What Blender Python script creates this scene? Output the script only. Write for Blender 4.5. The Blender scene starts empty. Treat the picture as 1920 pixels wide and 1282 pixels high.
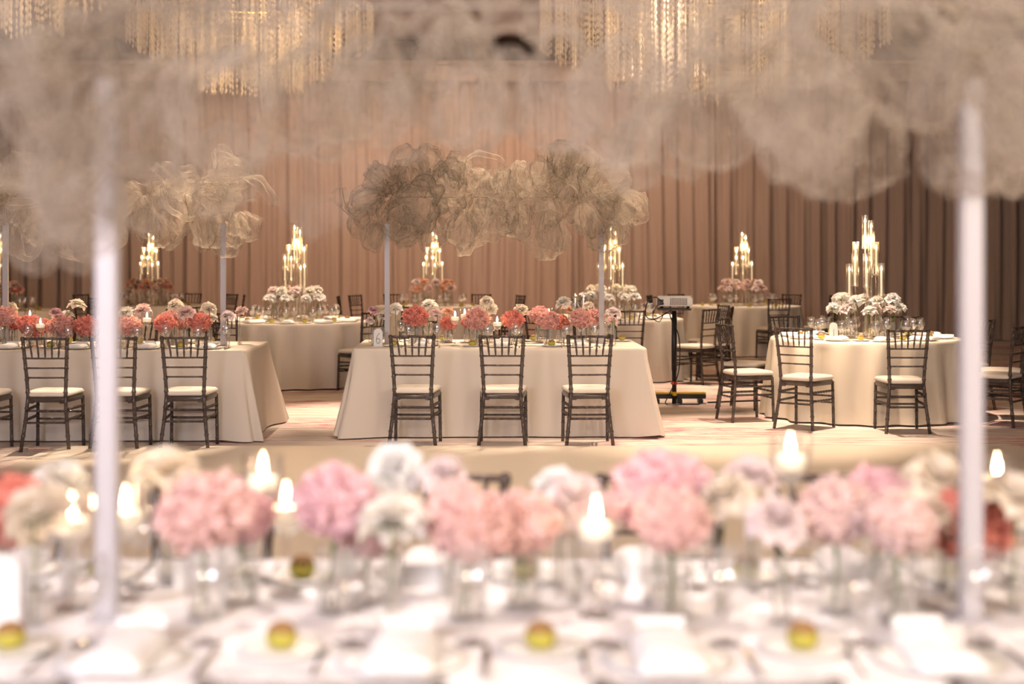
import bpy, bmesh, math, random
from math import sin, cos, pi, radians as R
from mathutils import Vector, noise, Matrix, Euler

# ------------------------------------------------------------------ camera, world, exposure
SC = bpy.context.scene
COL = SC.collection
FPX, HZ, EYE = 2800.0, 479.0, 1.57          # focal length in px, horizon row, eye height
cam_d = bpy.data.cameras.new('camera')
cam = bpy.data.objects.new('camera', cam_d); COL.objects.link(cam)
cam.location = (0, 0, EYE); cam.rotation_euler = (R(90), 0, 0)
cam_d.sensor_width = 36.0; cam_d.lens = FPX / 1920 * 36.0
cam_d.shift_y = -(641 - HZ) / 1920
cam_d.clip_end = 100
cam_d.dof.use_dof = True; cam_d.dof.focus_distance = 12.9; cam_d.dof.aperture_fstop = 1.5
SC.camera = cam
SC.view_settings.view_transform = 'Standard'
SC.view_settings.look = 'None'
SC.view_settings.gamma = 1.0
SC.view_settings.use_curve_mapping = False
SC.view_settings.exposure = 0.98
cy = SC.cycles
cy.transparent_max_bounces = 40; cy.max_bounces = 6; cy.diffuse_bounces = 2
cy.use_adaptive_sampling = True; cy.adaptive_threshold = .06; cy.adaptive_min_samples = 12
cy.glossy_bounces = 2; cy.transmission_bounces = 3
cy.caustics_reflective = False; cy.caustics_refractive = False
cy.sample_clamp_indirect = 4.0; cy.use_denoising = True
world = bpy.data.worlds.new('world'); SC.world = world; world.use_nodes = True
WB = world.node_tree.nodes['Background']
WB.inputs[0].default_value = (1.0, 0.86, 0.78, 1); WB.inputs[1].default_value = 0.25

def light(name, kind, loc, energy, color, target=None, size=0.3, angle=60, blend=0.7, parent=None):
    d = bpy.data.lights.new(name, kind); d.energy = energy; d.color = color
    if kind == 'AREA':
        d.shape = 'DISK'; d.size = size
    else:
        d.shadow_soft_size = size
    if kind == 'SPOT':
        d.spot_size = R(angle); d.spot_blend = blend
    o = bpy.data.objects.new(name, d); COL.objects.link(o); o.location = loc
    if target is not None:
        o.rotation_euler = (Vector(target) - Vector(loc)).to_track_quat('-Z', 'Y').to_euler()
    return o

CEIL = 5.6
WARM, COOL = (1.0, 0.77, 0.57), (0.93, 0.88, 1.0)
# ceiling spots: (position, target, watts, colour, cone)  -- a visible fixture is built for each below
SPOTS = [
    ((2.0, 13.7, CEIL), (3.45, 14.6, .80), 1500, WARM, 28),
    ((2.9, 14.2, CEIL), (2.1, 13.0, 0), 1050, WARM, 40),
    ((-1.9, 17.6, CEIL), (-2.66, 18.3, .80), 850, WARM, 26),
    ((2.0, 18.4, CEIL), (1.3, 19.2, .80), 900, WARM, 28),
    ((1.9, 18.6, CEIL), (2.4, 17.0, 0), 900, WARM, 36),
    ((3.2, 23.2, CEIL), (3.7, 24.0, .80), 480, WARM, 28),
    ((-1.6, 23.2, CEIL), (-1.26, 23.9, .80), 380, WARM, 26),
    ((-.2, 15.2, CEIL), (-.14, 13.6, .76), 1100, WARM, 30),
    ((2.7, 15.4, CEIL), (.85, 13.6, 2.15), 1100, WARM, 15),
    ((-3.2, 14.9, CEIL), (-3.5, 13.3, .76), 1100, WARM, 34),
    ((-1.6, 15.2, CEIL), (-2.6, 13.2, 2.05), 1300, WARM, 18),
    ((-3.4, 15.6, CEIL), (-4.4, 13.2, 2.05), 700, WARM, 18),
    ((-1.4, 16.2, CEIL), (-1.45, 14.8, 0), 1150, WARM, 30),
    ((-.9, 4.9, CEIL), (-.6, 3.4, .9), 330, (1.0, .90, .88), 46),
    ((1.3, 4.9, CEIL), (.8, 3.4, .9), 360, (1.0, .86, .76), 46),
    ((0, 12.8, CEIL), (0, 11.3, 0), 300, WARM, 52),
]
# curtain washers on the ceiling
WASH = [(-6.2, 24.9, 380), (-3.6, 24.9, 620), (-1.0, 24.9, 720), (1.6, 24.9, 640), (4.2, 24.9, 270), (6.6, 24.9, 60)]
for (x, y, w) in WASH:
    light('curtain_wash', 'SPOT', (x, y, CEIL - .05), w * .41, (1.0, .69, .50), (x, 27.4, 2.4), .12, 95, .9)
# added fill: unseen area lights, two behind the camera, one over the dance floor
light('fill_light', 'AREA', (-2.8, -1.6, 2.9), 190, COOL, (-.6, 3.6, 1.3), 1.8)
light('fill_light', 'AREA', (3.0, -1.2, 3.2), 140, (1.0, .84, .66), (.9, 3.6, 1.4), 1.4)
light('fill_light', 'AREA', (0, 7.5, 5.5), 120, (1.0, .80, .62), (0, 12.5, .6), 2.6)

# ------------------------------------------------------------------ pixel helpers (a pixel + a distance)
def sc_(Y): return FPX / Y
def px(x, Y): return (x - 960.0) * Y / FPX
def pz(y, Y): return EYE - (y - HZ) * Y / FPX

# ------------------------------------------------------------------ materials
MATS = {}
def mat(name, col=(.8, .8, .8), rough=.6, metal=0.0, spec=.5, bump=None, var=None, alpha=None, sheen=0, emit=None, transl=0):
    if name in MATS: return MATS[name]
    m = bpy.data.materials.new(name); m.use_nodes = True; nt = m.node_tree; N = nt.nodes; L = nt.links
    b = N['Principled BSDF']; out = N['Material Output']
    b.inputs['Base Color'].default_value = (*col, 1); b.inputs['Roughness'].default_value = rough
    b.inputs['Metallic'].default_value = metal; b.inputs['Specular IOR Level'].default_value = spec
    if sheen: b.inputs['Sheen Weight'].default_value = sheen
    if emit: 
        b.inputs['Emission Color'].default_value = (*emit[0], 1); b.inputs['Emission Strength'].default_value = emit[1]
    tc = N.new('ShaderNodeTexCoord')
    if var:   # (scale, amount) mottled colour
        nz = N.new('ShaderNodeTexNoise'); nz.inputs['Scale'].default_value = var[0]; nz.inputs['Detail'].default_value = 4
        mx = N.new('ShaderNodeMix'); mx.data_type = 'RGBA'
        a = var[1]
        mx.inputs[6].default_value = (*[max(0, c * (1 - a)) for c in col], 1)
        mx.inputs[7].default_value = (*[min(1, c * (1 + a)) for c in col], 1)
        L.new(tc.outputs['Object'], nz.inputs['Vector']); L.new(nz.outputs['Fac'], mx.inputs[0])
        L.new(mx.outputs[2], b.inputs['Base Color'])
    if bump:  # (scale, strength)
        nb = N.new('ShaderNodeTexNoise'); nb.inputs['Scale'].default_value = bump[0]; nb.inputs['Detail'].default_value = 5
        bp = N.new('ShaderNodeBump'); bp.inputs['Strength'].default_value = bump[1]; bp.inputs['Distance'].default_value = .01
        L.new(tc.outputs['Object'], nb.inputs['Vector']); L.new(nb.outputs['Fac'], bp.inputs['Height'])
        L.new(bp.outputs['Normal'], b.inputs['Normal'])
    sh = b.outputs['BSDF']
    if transl:
        t = N.new('ShaderNodeBsdfTranslucent'); t.inputs['Color'].default_value = (*col, 1)
        ms = N.new('ShaderNodeMixShader'); ms.inputs[0].default_value = transl
        L.new(sh, ms.inputs[1]); L.new(t.outputs[0], ms.inputs[2]); sh = ms.outputs[0]
    if alpha is not None:
        t = N.new('ShaderNodeBsdfTransparent'); ms = N.new('ShaderNodeMixShader'); ms.inputs[0].default_value = alpha
        L.new(t.outputs[0], ms.inputs[1]); L.new(sh, ms.inputs[2]); sh = ms.outputs[0]
    L.new(sh, out.inputs['Surface'])
    MATS[name] = m
    return m

def glass_mat(name, tint=(1, 1, 1), base=.05, edge=.75, power=2.5, rough=.03):
    m = bpy.data.materials.new(name); m.use_nodes = True; nt = m.node_tree; N = nt.nodes; L = nt.links
    N.remove(N['Principled BSDF']); out = N['Material Output']
    lw = N.new('ShaderNodeLayerWeight'); lw.inputs['Blend'].default_value = .5
    pw = N.new('ShaderNodeMath'); pw.operation = 'POWER'; pw.inputs[1].default_value = power
    ml = N.new('ShaderNodeMath'); ml.operation = 'MULTIPLY_ADD'; ml.inputs[1].default_value = edge; ml.inputs[2].default_value = base
    L.new(lw.outputs['Facing'], pw.inputs[0]); L.new(pw.outputs[0], ml.inputs[0])
    t = N.new('ShaderNodeBsdfTransparent'); t.inputs[0].default_value = (*tint, 1)
    g = N.new('ShaderNodeBsdfGlossy'); g.inputs['Roughness'].default_value = rough; g.inputs['Color'].default_value = (.95, .95, .95, 1)
    ms = N.new('ShaderNodeMixShader')
    L.new(ml.outputs[0], ms.inputs[0]); L.new(t.outputs[0], ms.inputs[1]); L.new(g.outputs[0], ms.inputs[2])
    L.new(ms.outputs[0], out.inputs['Surface'])
    MATS[name] = m; return m

def tulle_mat(name, col, a0, streak=0.6, scale=7.0):
    """thin net: its coverage grows with the slant of the sheet, 1-(1-a0)^(1/cos)"""
    m = bpy.data.materials.new(name); m.use_nodes = True; nt = m.node_tree; N = nt.nodes; L = nt.links
    N.remove(N['Principled BSDF']); out = N['Material Output']
    def M(op, a=None, b=None):
        n = N.new('ShaderNodeMath'); n.operation = op
        for i, v in enumerate((a, b)):
            if v is None: continue
            if hasattr(v, 'links'): L.new(v, n.inputs[i])
            else: n.inputs[i].default_value = v
        return n.outputs[0]
    lw = N.new('ShaderNodeLayerWeight'); lw.inputs['Blend'].default_value = .5
    c = M('MAXIMUM', M('SUBTRACT', 1.0, lw.outputs['Facing']), .05)
    inv = M('DIVIDE', 1.0, c)
    tc = N.new('ShaderNodeTexCoord')
    nz = N.new('ShaderNodeTexNoise'); nz.inputs['Scale'].default_value = scale; nz.inputs['Detail'].default_value = 2
    nz.inputs['Distortion'].default_value = 1.6
    L.new(tc.outputs['Object'], nz.inputs['Vector'])
    ridge = M('SUBTRACT', 1.0, M('MULTIPLY', M('ABSOLUTE', M('SUBTRACT', nz.outputs['Fac'], .5)), 16.0))
    ridge = M('MAXIMUM', ridge, 0.0)                       # thin creases
    dens = M('ADD', M('MULTIPLY', ridge, streak * 2.2), 1.0 - streak * .3)
    opac = M('SUBTRACT', 1.0, M('POWER', 1.0 - a0, M('MULTIPLY', inv, dens)))
    d = N.new('ShaderNodeBsdfDiffuse'); d.inputs[0].default_value = (*col, 1)
    tl = N.new('ShaderNodeBsdfTranslucent'); tl.inputs[0].default_value = (*col, 1)
    s1 = N.new('ShaderNodeMixShader'); s1.inputs[0].default_value = .5
    L.new(d.outputs[0], s1.inputs[1]); L.new(tl.outputs[0], s1.inputs[2])
    t = N.new('ShaderNodeBsdfTransparent')
    s2 = N.new('ShaderNodeMixShader')
    L.new(opac, s2.inputs[0]); L.new(t.outputs[0], s2.inputs[1]); L.new(s1.outputs[0], s2.inputs[2])
    L.new(s2.outputs[0], out.inputs['Surface'])
    MATS[name] = m; return m

def emit_mat(name, col, strength):
    m = bpy.data.materials.new(name); m.use_nodes = True; nt = m.node_tree; N = nt.nodes
    N.remove(N['Principled BSDF']); e = N.new('ShaderNodeEmission')
    e.inputs[0].default_value = (*col, 1); e.inputs[1].default_value = strength
    nt.links.new(e.outputs[0], N['Material Output'].inputs['Surface'])
    MATS[name] = m; return m

def carpet_mat():
    m = bpy.data.materials.new('carpet'); m.use_nodes = True; nt = m.node_tree; N = nt.nodes; L = nt.links
    b = N['Principled BSDF']; b.inputs['Roughness'].default_value = .95; b.inputs['Specular IOR Level'].default_value = .1
    tc = N.new('ShaderNodeTexCoord')
    def nz(sx, sy, scale, detail, rough=.6):
        mp = N.new('ShaderNodeMapping'); mp.inputs['Scale'].default_value = (sx, sy, 1)
        n = N.new('ShaderNodeTexNoise'); n.inputs['Scale'].default_value = scale; n.inputs['Detail'].default_value = detail
        n.inputs['Roughness'].default_value = rough
        L.new(tc.outputs['Object'], mp.inputs['Vector']); L.new(mp.outputs[0], n.inputs['Vector']); return n.outputs['Fac']
    st = nz(.7, 5.0, 2.2, 7, .7)
    r1 = N.new('ShaderNodeValToRGB'); e = r1.color_ramp.elements
    e[0].position = .30; e[0].color = (.34, .22, .17, 1); e[1].position = .60; e[1].color = (.80, .70, .63, 1)
    e.new(.44).color = (.66, .54, .47, 1)
    L.new(st, r1.inputs[0])
    sp = nz(.55, 1.3, .9, 3, .5)
    r2 = N.new('ShaderNodeValToRGB'); e = r2.color_ramp.elements
    e[0].position = .48; e[0].color = (0, 0, 0, 1); e[1].position = .58; e[1].color = (1, 1, 1, 1)
    L.new(sp, r2.inputs[0])
    s2 = nz(1.2, 9.0, 2.6, 5, .7)
    r3 = N.new('ShaderNodeValToRGB'); e = r3.color_ramp.elements
    e[0].position = .48; e[0].color = (0, 0, 0, 1); e[1].position = .60; e[1].color = (1, 1, 1, 1)
    L.new(s2, r3.inputs[0])
    mu = N.new('ShaderNodeMath'); mu.operation = 'MULTIPLY'
    L.new(r2.outputs[0], mu.inputs[0]); L.new(r3.outputs[0], mu.inputs[1])
    mx = N.new('ShaderNodeMix'); mx.data_type = 'RGBA'; mx.inputs[7].default_value = (.50, .10, .15, 1)
    L.new(mu.outputs[0], mx.inputs[0]); L.new(r1.outputs[0], mx.inputs[6]); L.new(mx.outputs[2], b.inputs['Base Color'])
    MATS['carpet'] = m; return m

GL = glass_mat('clear_glass', (1, 1, 1), .19, .85, 2.2, .06); ACR = glass_mat('acrylic_rod', (1, .98, .95), .12, .7, 1.6, .05)
WATER = glass_mat('water', (.98, .97, .94), .08, .7, 2.0, .02)
CRYS = mat('crystal', (.95, .86, .74), .15, spec=.8, transl=.5, alpha=.5)
mat('linen', (.80, .71, .61), .85, spec=.15, bump=(260, .12), transl=.08)
mat('linen_cream', (.82, .72, .58), .85, spec=.15, bump=(260, .12), transl=.08)
mat('white_cloth', (.86, .82, .80), .8, spec=.2, bump=(180, .15))
mat('smoke_resin', (.085, .058, .046), .18, spec=.5, alpha=.80)
mat('cushion', (.78, .70, .60), .6, bump=(60, .1))
mat('drape', (.44, .33, .27), .9, spec=.1, bump=(40, .1), transl=.12)
mat('drape_dark', (.10, .06, .045), .9, spec=.1)
mat('ceiling_paint', (.30, .21, .17), .9)
mat('cornice', (.62, .47, .38), .8)
mat('dance_vinyl', (.78, .68, .56), .42, spec=.4, var=(1.2, .04))
mat('porcelain', (.88, .85, .80), .25)
mat('paper', (.80, .78, .75), .7)
mat('ink', (.06, .05, .05), .6)
mat('steel', (.62, .60, .58), .22, metal=1.0)
mat('wax', (.95, .88, .74), .5, spec=.3, emit=((1.0, .74, .44), .30))  # emission puts the flame's glow into the wax itself
mat('white_pole', (.44, .41, .42), .35)
mat('stem_wire', (.45, .38, .30), .5)
mat('black_metal', (.015, .014, .014), .45)
mat('yellow_tape', (.75, .48, .03), .5)
mat('red_tape', (.80, .10, .06), .5)
mat('projector_shell', (.82, .78, .70), .4)
mat('vent', (.10, .09, .08), .6)
mat('brass', (.70, .46, .18), .3, metal=1.0)
mat('moss', (.42, .36, .05), .7, var=(30, .3), bump=(90, .5))
mat('moss_top', (.30, .16, .05), .7, var=(30, .3), bump=(90, .4))
mat('leaf', (.10, .16, .04), .5, transl=.2)
mat('stem', (.16, .20, .05), .5)
mat('table_wood', (.45, .32, .20), .6)
PET = {}
for k, c in dict(coral=(.88, .36, .29), salmon=(.91, .52, .45), rosepink=(.94, .63, .65), shell=(.94, .65, .60), blush=(.94, .71, .66),
                 palepink=(.95, .80, .78), ivory=(.97, .90, .82), cream=(.98, .85, .72), white=(.96, .93, .89), peach=(.92, .58, .42)).items():
    PET[k] = mat('petal_' + k, c, .7, spec=.2, var=(9, .12), transl=.38)
FLAME2 = emit_mat('taper_flame', (1.0, .70, .36), 22.0)
FLAME = emit_mat('flame', (1.0, .72, .40), 60.0)
LAMP = emit_mat('lamp_lens', (1.0, .78, .52), 12.0)
TULLE = tulle_mat('tulle', (.50, .43, .35), .125, .40, 2.2)
CHIM = glass_mat('chimney_glass', (1, .95, .86), .14, .85, 1.3, .28)
carpet_mat()

# ------------------------------------------------------------------ mesh builder
class MB:
    def __init__(s): s.v = []; s.f = []; s.sm = []
    def add(s, vs, fs, smooth=True):
        o = len(s.v); s.v += [tuple(p) for p in vs]; s.f += [tuple(i + o for i in f) for f in fs]; s.sm += [smooth] * len(fs); return s
    def tube(s, pts, rad, n=6, cap=True):
        pts = [Vector(p) for p in pts]; k = len(pts)
        rad = rad if isinstance(rad, (list, tuple)) else [rad] * k
        vs, fs = [], []
        ref = Vector((0, 0, 1))
        t0 = (pts[-1] - pts[0]).normalized()
        if abs(t0.z) > .8: ref = Vector((0, 1, 0))
        for i, p in enumerate(pts):
            t = (pts[min(i + 1, k - 1)] - pts[max(i - 1, 0)])
            t = t.normalized() if t.length > 1e-9 else t0
            a = ref.cross(t)
            a = a.normalized() if a.length > 1e-5 else Vector((1, 0, 0)); b = t.cross(a)
            for j in range(n):
                q = 2 * pi * j / n; vs.append(p + (a * cos(q) + b * sin(q)) * rad[i])
        for i in range(k - 1):
            for j in range(n):
                fs.append((i * n + j, i * n + (j + 1) % n, (i + 1) * n + (j + 1) % n, (i + 1) * n + j))
        if cap: fs.append(tuple(range(n))[::-1]); fs.append(tuple((k - 1) * n + j for j in range(n)))
        return s.add(vs, fs)
    def lathe(s, prof, n=14, c=(0, 0, 0), sx=1, sy=1):
        vs, fs = [], []; k = len(prof)
        for (r, z) in prof:
            for j in range(n):
                q = 2 * pi * j / n; vs.append((c[0] + r * cos(q) * sx, c[1] + r * sin(q) * sy, c[2] + z))
        for i in range(k - 1):
            for j in range(n):
                fs.append((i * n + j, i * n + (j + 1) % n, (i + 1) * n + (j + 1) % n, (i + 1) * n + j))
        if prof[0][0] > 1e-5: fs.append(tuple(range(n))[::-1])
        if prof[-1][0] > 1e-5: fs.append(tuple((k - 1) * n + j for j in range(n)))
        return s.add(vs, fs)
    def open_lathe(s, prof, n=14, c=(0, 0, 0)):
        vs, fs = [], []; k = len(prof)
        for (r, z) in prof:
            for j in range(n):
                q = 2 * pi * j / n; vs.append((c[0] + r * cos(q), c[1] + r * sin(q), c[2] + z))
        for i in range(k - 1):
            for j in range(n):
                fs.append((i * n + j, i * n + (j + 1) % n, (i + 1) * n + (j + 1) % n, (i + 1) * n + j))
        return s.add(vs, fs)
    def box(s, c, d, bev=0.0):
        bm = bmesh.new(); bmesh.ops.create_cube(bm, size=1)
        for v in bm.verts: v.co = Vector((v.co.x * d[0] + c[0], v.co.y * d[1] + c[1], v.co.z * d[2] + c[2]))
        if bev: bmesh.ops.bevel(bm, geom=bm.edges[:], offset=bev, segments=2, affect='EDGES')
        bm.verts.index_update()
        s.add([v.co[:] for v in bm.verts], [tuple(v.index for v in f.verts) for f in bm.faces], False)
        bm.free(); return s
    def mesh(s, name, material):
        me = bpy.data.meshes.new(name); me.from_pydata(s.v, [], s.f)
        me.polygons.foreach_set('use_smooth', s.sm)
        me.materials.append(MATS[material] if isinstance(material, str) else material)
        me.update(); return me

def T(o, label=None, cat=None, group=None, kind=None):
    if label: o['label'] = label
    if cat: o['category'] = cat
    if group: o['group'] = group
    if kind: o['kind'] = kind
    return o
def ob(name, me, parent=None, loc=(0, 0, 0), rz=0.0, material=None):
    o = bpy.data.objects.new(name, me); COL.objects.link(o); o.location = loc; o.rotation_euler = (0, 0, rz)
    if parent is not None: o.parent = parent
    if material is not None:
        o.material_slots[0].link = 'OBJECT'; o.material_slots[0].material = material
    return o
def struct(name, mb, material, parent=None):
    o = ob(name, mb.mesh(name, material), parent)
    if parent is None: o['kind'] = 'structure'
    return o

# A spec is (name, category, [(part name, mesh, index of parent part or None), ...]); a one-part spec with name None is a lone mesh.
def place(spec, loc, rz=0.0, label='', group=None, scale=1.0, mats=None, tilt=None):
    name, cat, parts = spec
    if len(parts) == 1 and parts[0][0] is None:
        root = bpy.data.objects.new(name, parts[0][1]); COL.objects.link(root)
        if mats: root.material_slots[0].link = 'OBJECT'; root.material_slots[0].material = list(mats.values())[0]
    else:
        root = bpy.data.objects.new(name, None); root.empty_display_size = .05; COL.objects.link(root)
        made = []
        for (pn, me, pi_) in parts:
            o = bpy.data.objects.new(pn, me); COL.objects.link(o)
            o.parent = root if pi_ is None else made[pi_]
            if mats and pn in mats: o.material_slots[0].link = 'OBJECT'; o.material_slots[0].material = mats[pn]
            made.append(o)
    root.location = loc
    root.rotation_euler = (tilt[0], tilt[1], rz) if tilt else (0, 0, rz)
    root.scale = (scale,) * 3 if not isinstance(scale, (tuple, list)) else scale
    T(root, label, cat, group)
    return root

rnd = random.Random(7)

# ------------------------------------------------------------------ the room
YB = 27.5
struct('floor', MB().box((0, 13.5, -.05), (24, 31, .1)), 'carpet')
struct('ceiling', MB().box((0, 13.5, CEIL + .06), (24, 31, .12)), 'ceiling_paint')
struct('wall_back', MB().box((0, YB + .35, CEIL / 2), (24, .1, CEIL)), 'drape_dark')
struct('wall_right', MB().box((11.6, 17.5, CEIL / 2), (.1, 20, CEIL)), 'drape_dark')
struct('wall_left', MB().box((-11.6, 17.5, CEIL / 2), (.1, 20, CEIL)), 'drape_dark')
struct('trim_1', MB().box((0, YB + .16, 4.92), (23, .5, .30), .02).box((0, YB + .10, 5.10), (23, .62, .07), .02), 'cornice')

def drape_panel(x0, w, top, seed):
    r = random.Random(seed); n = int(w / .022); rows = [0.0, .15, .5, 1.2, 2.2, 3.2, 4.2, 4.5, top]
    ph = [r.uniform(0, 6.28) for _ in range(6)]
    def prof(x, z):
        k = 1 - .25 * z / top
        wob = .05 * sin(z * .9 + ph[5])
        y = .050 * sin(2 * pi * (x + wob) / .31 + 1.3 * sin(x * 2.1 + ph[0]) + ph[1])
        y += .016 * sin(2 * pi * x / .143 + 1.7 * sin(x * 1.3 + ph[2]) + ph[3] + .2 * z)
        y += .035 * sin(2 * pi * x / .93 + ph[4])
        return y * k
    vs, fs = [], []
    for z in rows:
        for i in range(n + 1):
            x = x0 + w * i / n; vs.append((x, YB + prof(x, z), z + .012))
    for j in range(len(rows) - 1):
        for i in range(n):
            a = j * (n + 1) + i; fs.append((a, a + 1, a + n + 2, a + n + 1))
    return MB().add(vs, fs)
NP = 9
DRL = ['behind the cut-off round table by the drapes', 'behind the far salmon-flower round table', 'between the salmon-flower and peach-flower tables', 'just behind the far peach-flower round table',
       'beside the far peach-flower round table', 'behind the tulle cloud end nearest the projector', 'behind the far pink-flower round table', 'behind the white-flower round table', 'at the dark end past the white-flower table']
for i in range(NP):
    w = 22.4 / NP; x0 = -11.2 + i * w
    o = ob('drape_panel', drape_panel(x0, w, 4.80, 50 + i).mesh('drape_panel', 'drape'))
    T(o, 'tall pleated taupe drape panel ' + DRL[i], 'curtain', 'drape panels along the back wall')

# dance floor
DFX0, DFX1, DFY0, DFY1 = -3.71, 4.12, 5.3, 12.15
df = ob('dance_floor', MB().box(((DFX0 + DFX1) / 2, (DFY0 + DFY1) / 2, .012), (DFX1 - DFX0, DFY1 - DFY0, .024), .006).mesh('dance_floor', 'dance_vinyl'))
df['kind'] = 'structure'

# ceiling downlights (one at every spot)
dl_trim = MB().open_lathe([(.05, .0), (.06, -.02), (.085, -.025), (.09, 0)], 16).mesh('trim_ring', 'cornice')
dl_lens = MB().lathe([(.0, -.008), (.03, -.010), (.05, -.006), (.052, 0)], 14).mesh('lens', LAMP)
for (p, t, w, c, a) in SPOTS:
    d = place(('ceiling_downlight', 'downlight', [('trim_ring', dl_trim, None), ('lens', dl_lens, None)]), p, 0,
              'small round recessed downlight in the brown ceiling', 'ceiling downlights')
    light('downlight_beam', 'SPOT', (p[0], p[1], p[2] - .06), w, c, t, .07, a, .75)
place(('ceiling_downlight', 'downlight', [('trim_ring', dl_trim, None), ('lens', dl_lens, None)]), (px(548, 24.7), 24.7, CEIL), 0,
      'small round recessed downlight in the brown ceiling', 'ceiling downlights')

# crystal chandeliers: a shallow drum of hanging strands, longest in the middle
def chandelier(cx, cyy, zlow, rad, label, seed, n=620):
    r = random.Random(seed)
    root = bpy.data.objects.new('crystal_chandelier', None); COL.objects.link(root); root.location = (cx, cyy, zlow); T(root, label, 'chandelier')
    top = CEIL - zlow
    fr = MB()
    for q in (1.0, .72, .42):
        pts = [(rad * q * cos(2 * pi * k / 40), rad * q * sin(2 * pi * k / 40), top - .5) for k in range(41)]
        fr.tube(pts, .018, 6, False)
    ob('ring_frame', fr.mesh('ring_frame', 'brass'), root)
    rod = MB().tube([(0, 0, top - .5), (0, 0, top)], .012, 6).mesh('hanging_rod', 'brass')
    for k in range(4):
        a = pi / 4 + pi / 2 * k; ob('hanging_rod', rod, root, (rad * .72 * cos(a), rad * .72 * sin(a), 0))
    cr = MB()
    def bead(x, y, z, h, w):
        cr.add([(x, y, z + h), (x + w, y, z), (x, y + w, z), (x - w, y, z), (x, y - w, z), (x, y, z - h)],
               [(0, 1, 2), (0, 2, 3), (0, 3, 4), (0, 4, 1), (5, 2, 1), (5, 3, 2), (5, 4, 3), (5, 1, 4)], False)
    for k in range(n):
        rr = rad * (r.choice([1.0, 1.0, .9, .8, .72, .6, .42]) + r.uniform(-.01, .01)); a = r.uniform(0, 2 * pi)
        low = (rr / rad) ** 2 * .80
        z = top - .5
        while z > low:
            h = r.uniform(.035, .05); bead(rr * cos(a), rr * sin(a), z - h, h, .016); z -= 2 * h
    c = ob('crystal_strands', cr.mesh('crystal_strands', CRYS), root); c['kind'] = 'stuff'
    l = light('chandelier_glow', 'POINT', (0, 0, top - .75), 75, (1, .72, .42), None, .35); l.parent = root
chandelier(px(1335, 19.5), 19.5, pz(205, 19.5) + .05, 2.25, 'wide round crystal chandelier hanging beyond the projector stand', 1)
chandelier(px(470, 21.0), 21.0, pz(190, 21.0) + .05, 1.7, 'wide round crystal chandelier hanging over the blush-flower round table', 2)
chandelier(px(20, 16.0), 16.0, pz(85, 16.0) + .05, 1.3, 'round crystal chandelier hanging over the four-chair long table', 3, 380)

# ------------------------------------------------------------------ tables and cloths
TOP = .76
def cloth_rect(a, b, seed, mname, flare=.15, hem=.012):
    r = random.Random(seed); pts = []; rc = .05
    cs = [(a, b), (-a, b), (-a, -b), (a, -b)]
    def seg(p, q, n): return [(p[0] + (q[0] - p[0]) * i / n, p[1] + (q[1] - p[1]) * i / n) for i in range(n)]
    # walk the rounded rectangle
    loop = []
    for k, (x, y) in enumerate(cs):
        sx, sy = (1 if x > 0 else -1), (1 if y > 0 else -1)
        a0 = {(1, 1): 0, (-1, 1): 90, (-1, -1): 180, (1, -1): 270}[(sx, sy)]
        for i in range(7):
            q = R(a0 + 90 * i / 6); loop.append((x - sx * rc + rc * cos(q), y - sy * rc + rc * sin(q), sx * .7071, sy * .7071, 1.0, cos(q), sin(q)))
        nx, ny = cs[(k + 1) % 4]
        # straight run to the next corner
        p = loop[-1][:2]; q_ = R(a0 + 90); nn = (cos(q_), sin(q_))
        nsx, nsy = (1 if nx > 0 else -1), (1 if ny > 0 else -1)
        end = (nx - nsx * rc + rc * cos(q_), ny - nsy * rc + rc * sin(q_))
        Ln = math.hypot(end[0] - p[0], end[1] - p[1]); n = int(Ln / .035)
        for i in range(1, n):
            f = i / n; d0, d1 = f * Ln, (1 - f) * Ln
            dm = min(d0, d1); c = math.exp(-(dm / .17) ** 2)
            dx, dy = (sx * .7071, sy * .7071) if d0 < d1 else (nsx * .7071, nsy * .7071)
            vx, vy = nn[0] * (1 - c) + dx * c, nn[1] * (1 - c) + dy * c
            m_ = math.hypot(vx, vy); loop.append((p[0] + (end[0] - p[0]) * f, p[1] + (end[1] - p[1]) * f, vx / m_, vy / m_, c, nn[0], nn[1]))
    n = len(loop); ph = [r.uniform(0, 6.28) for _ in range(8)]
    rows = [0, .012, .03, .08, .16, .28, .42, .58, .74, .88, 1.0]
    vs, fs = [], []
    H = TOP - hem
    for t in rows:
        for i, (x, y, dx, dy, c, nx, ny) in enumerate(loop):
            s = i * .035
            drop = max(0, t - .03) / .97
            rim = .012 * (1 - (1 - min(1, t / .03)) ** 2)
            f = rim + drop ** 1.1 * (.035 + flare * c) + drop * (.010 * sin(s * 5.2 + ph[0]) + .007 * sin(s * 11 + ph[1]) + .05 * c * sin(s * 21 + ph[2]))
            z = TOP + .006 - (.0 if t < .012 else (t * H)) + (hem * 0)
            if t < .012: z = TOP + .006
            if t > .95: z = hem + max(0, .03 * c * sin(s * 9 + ph[3]))
            vs.append((x + dx * f, y + dy * f, z))
    for j in range(len(rows) - 1):
        for i in range(n):
            fs.append((j * n + i, (j + 1) * n + i, (j + 1) * n + (i + 1) % n, j * n + (i + 1) % n))
    mb = MB().add(vs, fs)
    mb.add([v for v in vs[:n]], [tuple(range(n))], False)
    return mb.mesh('tablecloth', mname)
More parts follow.
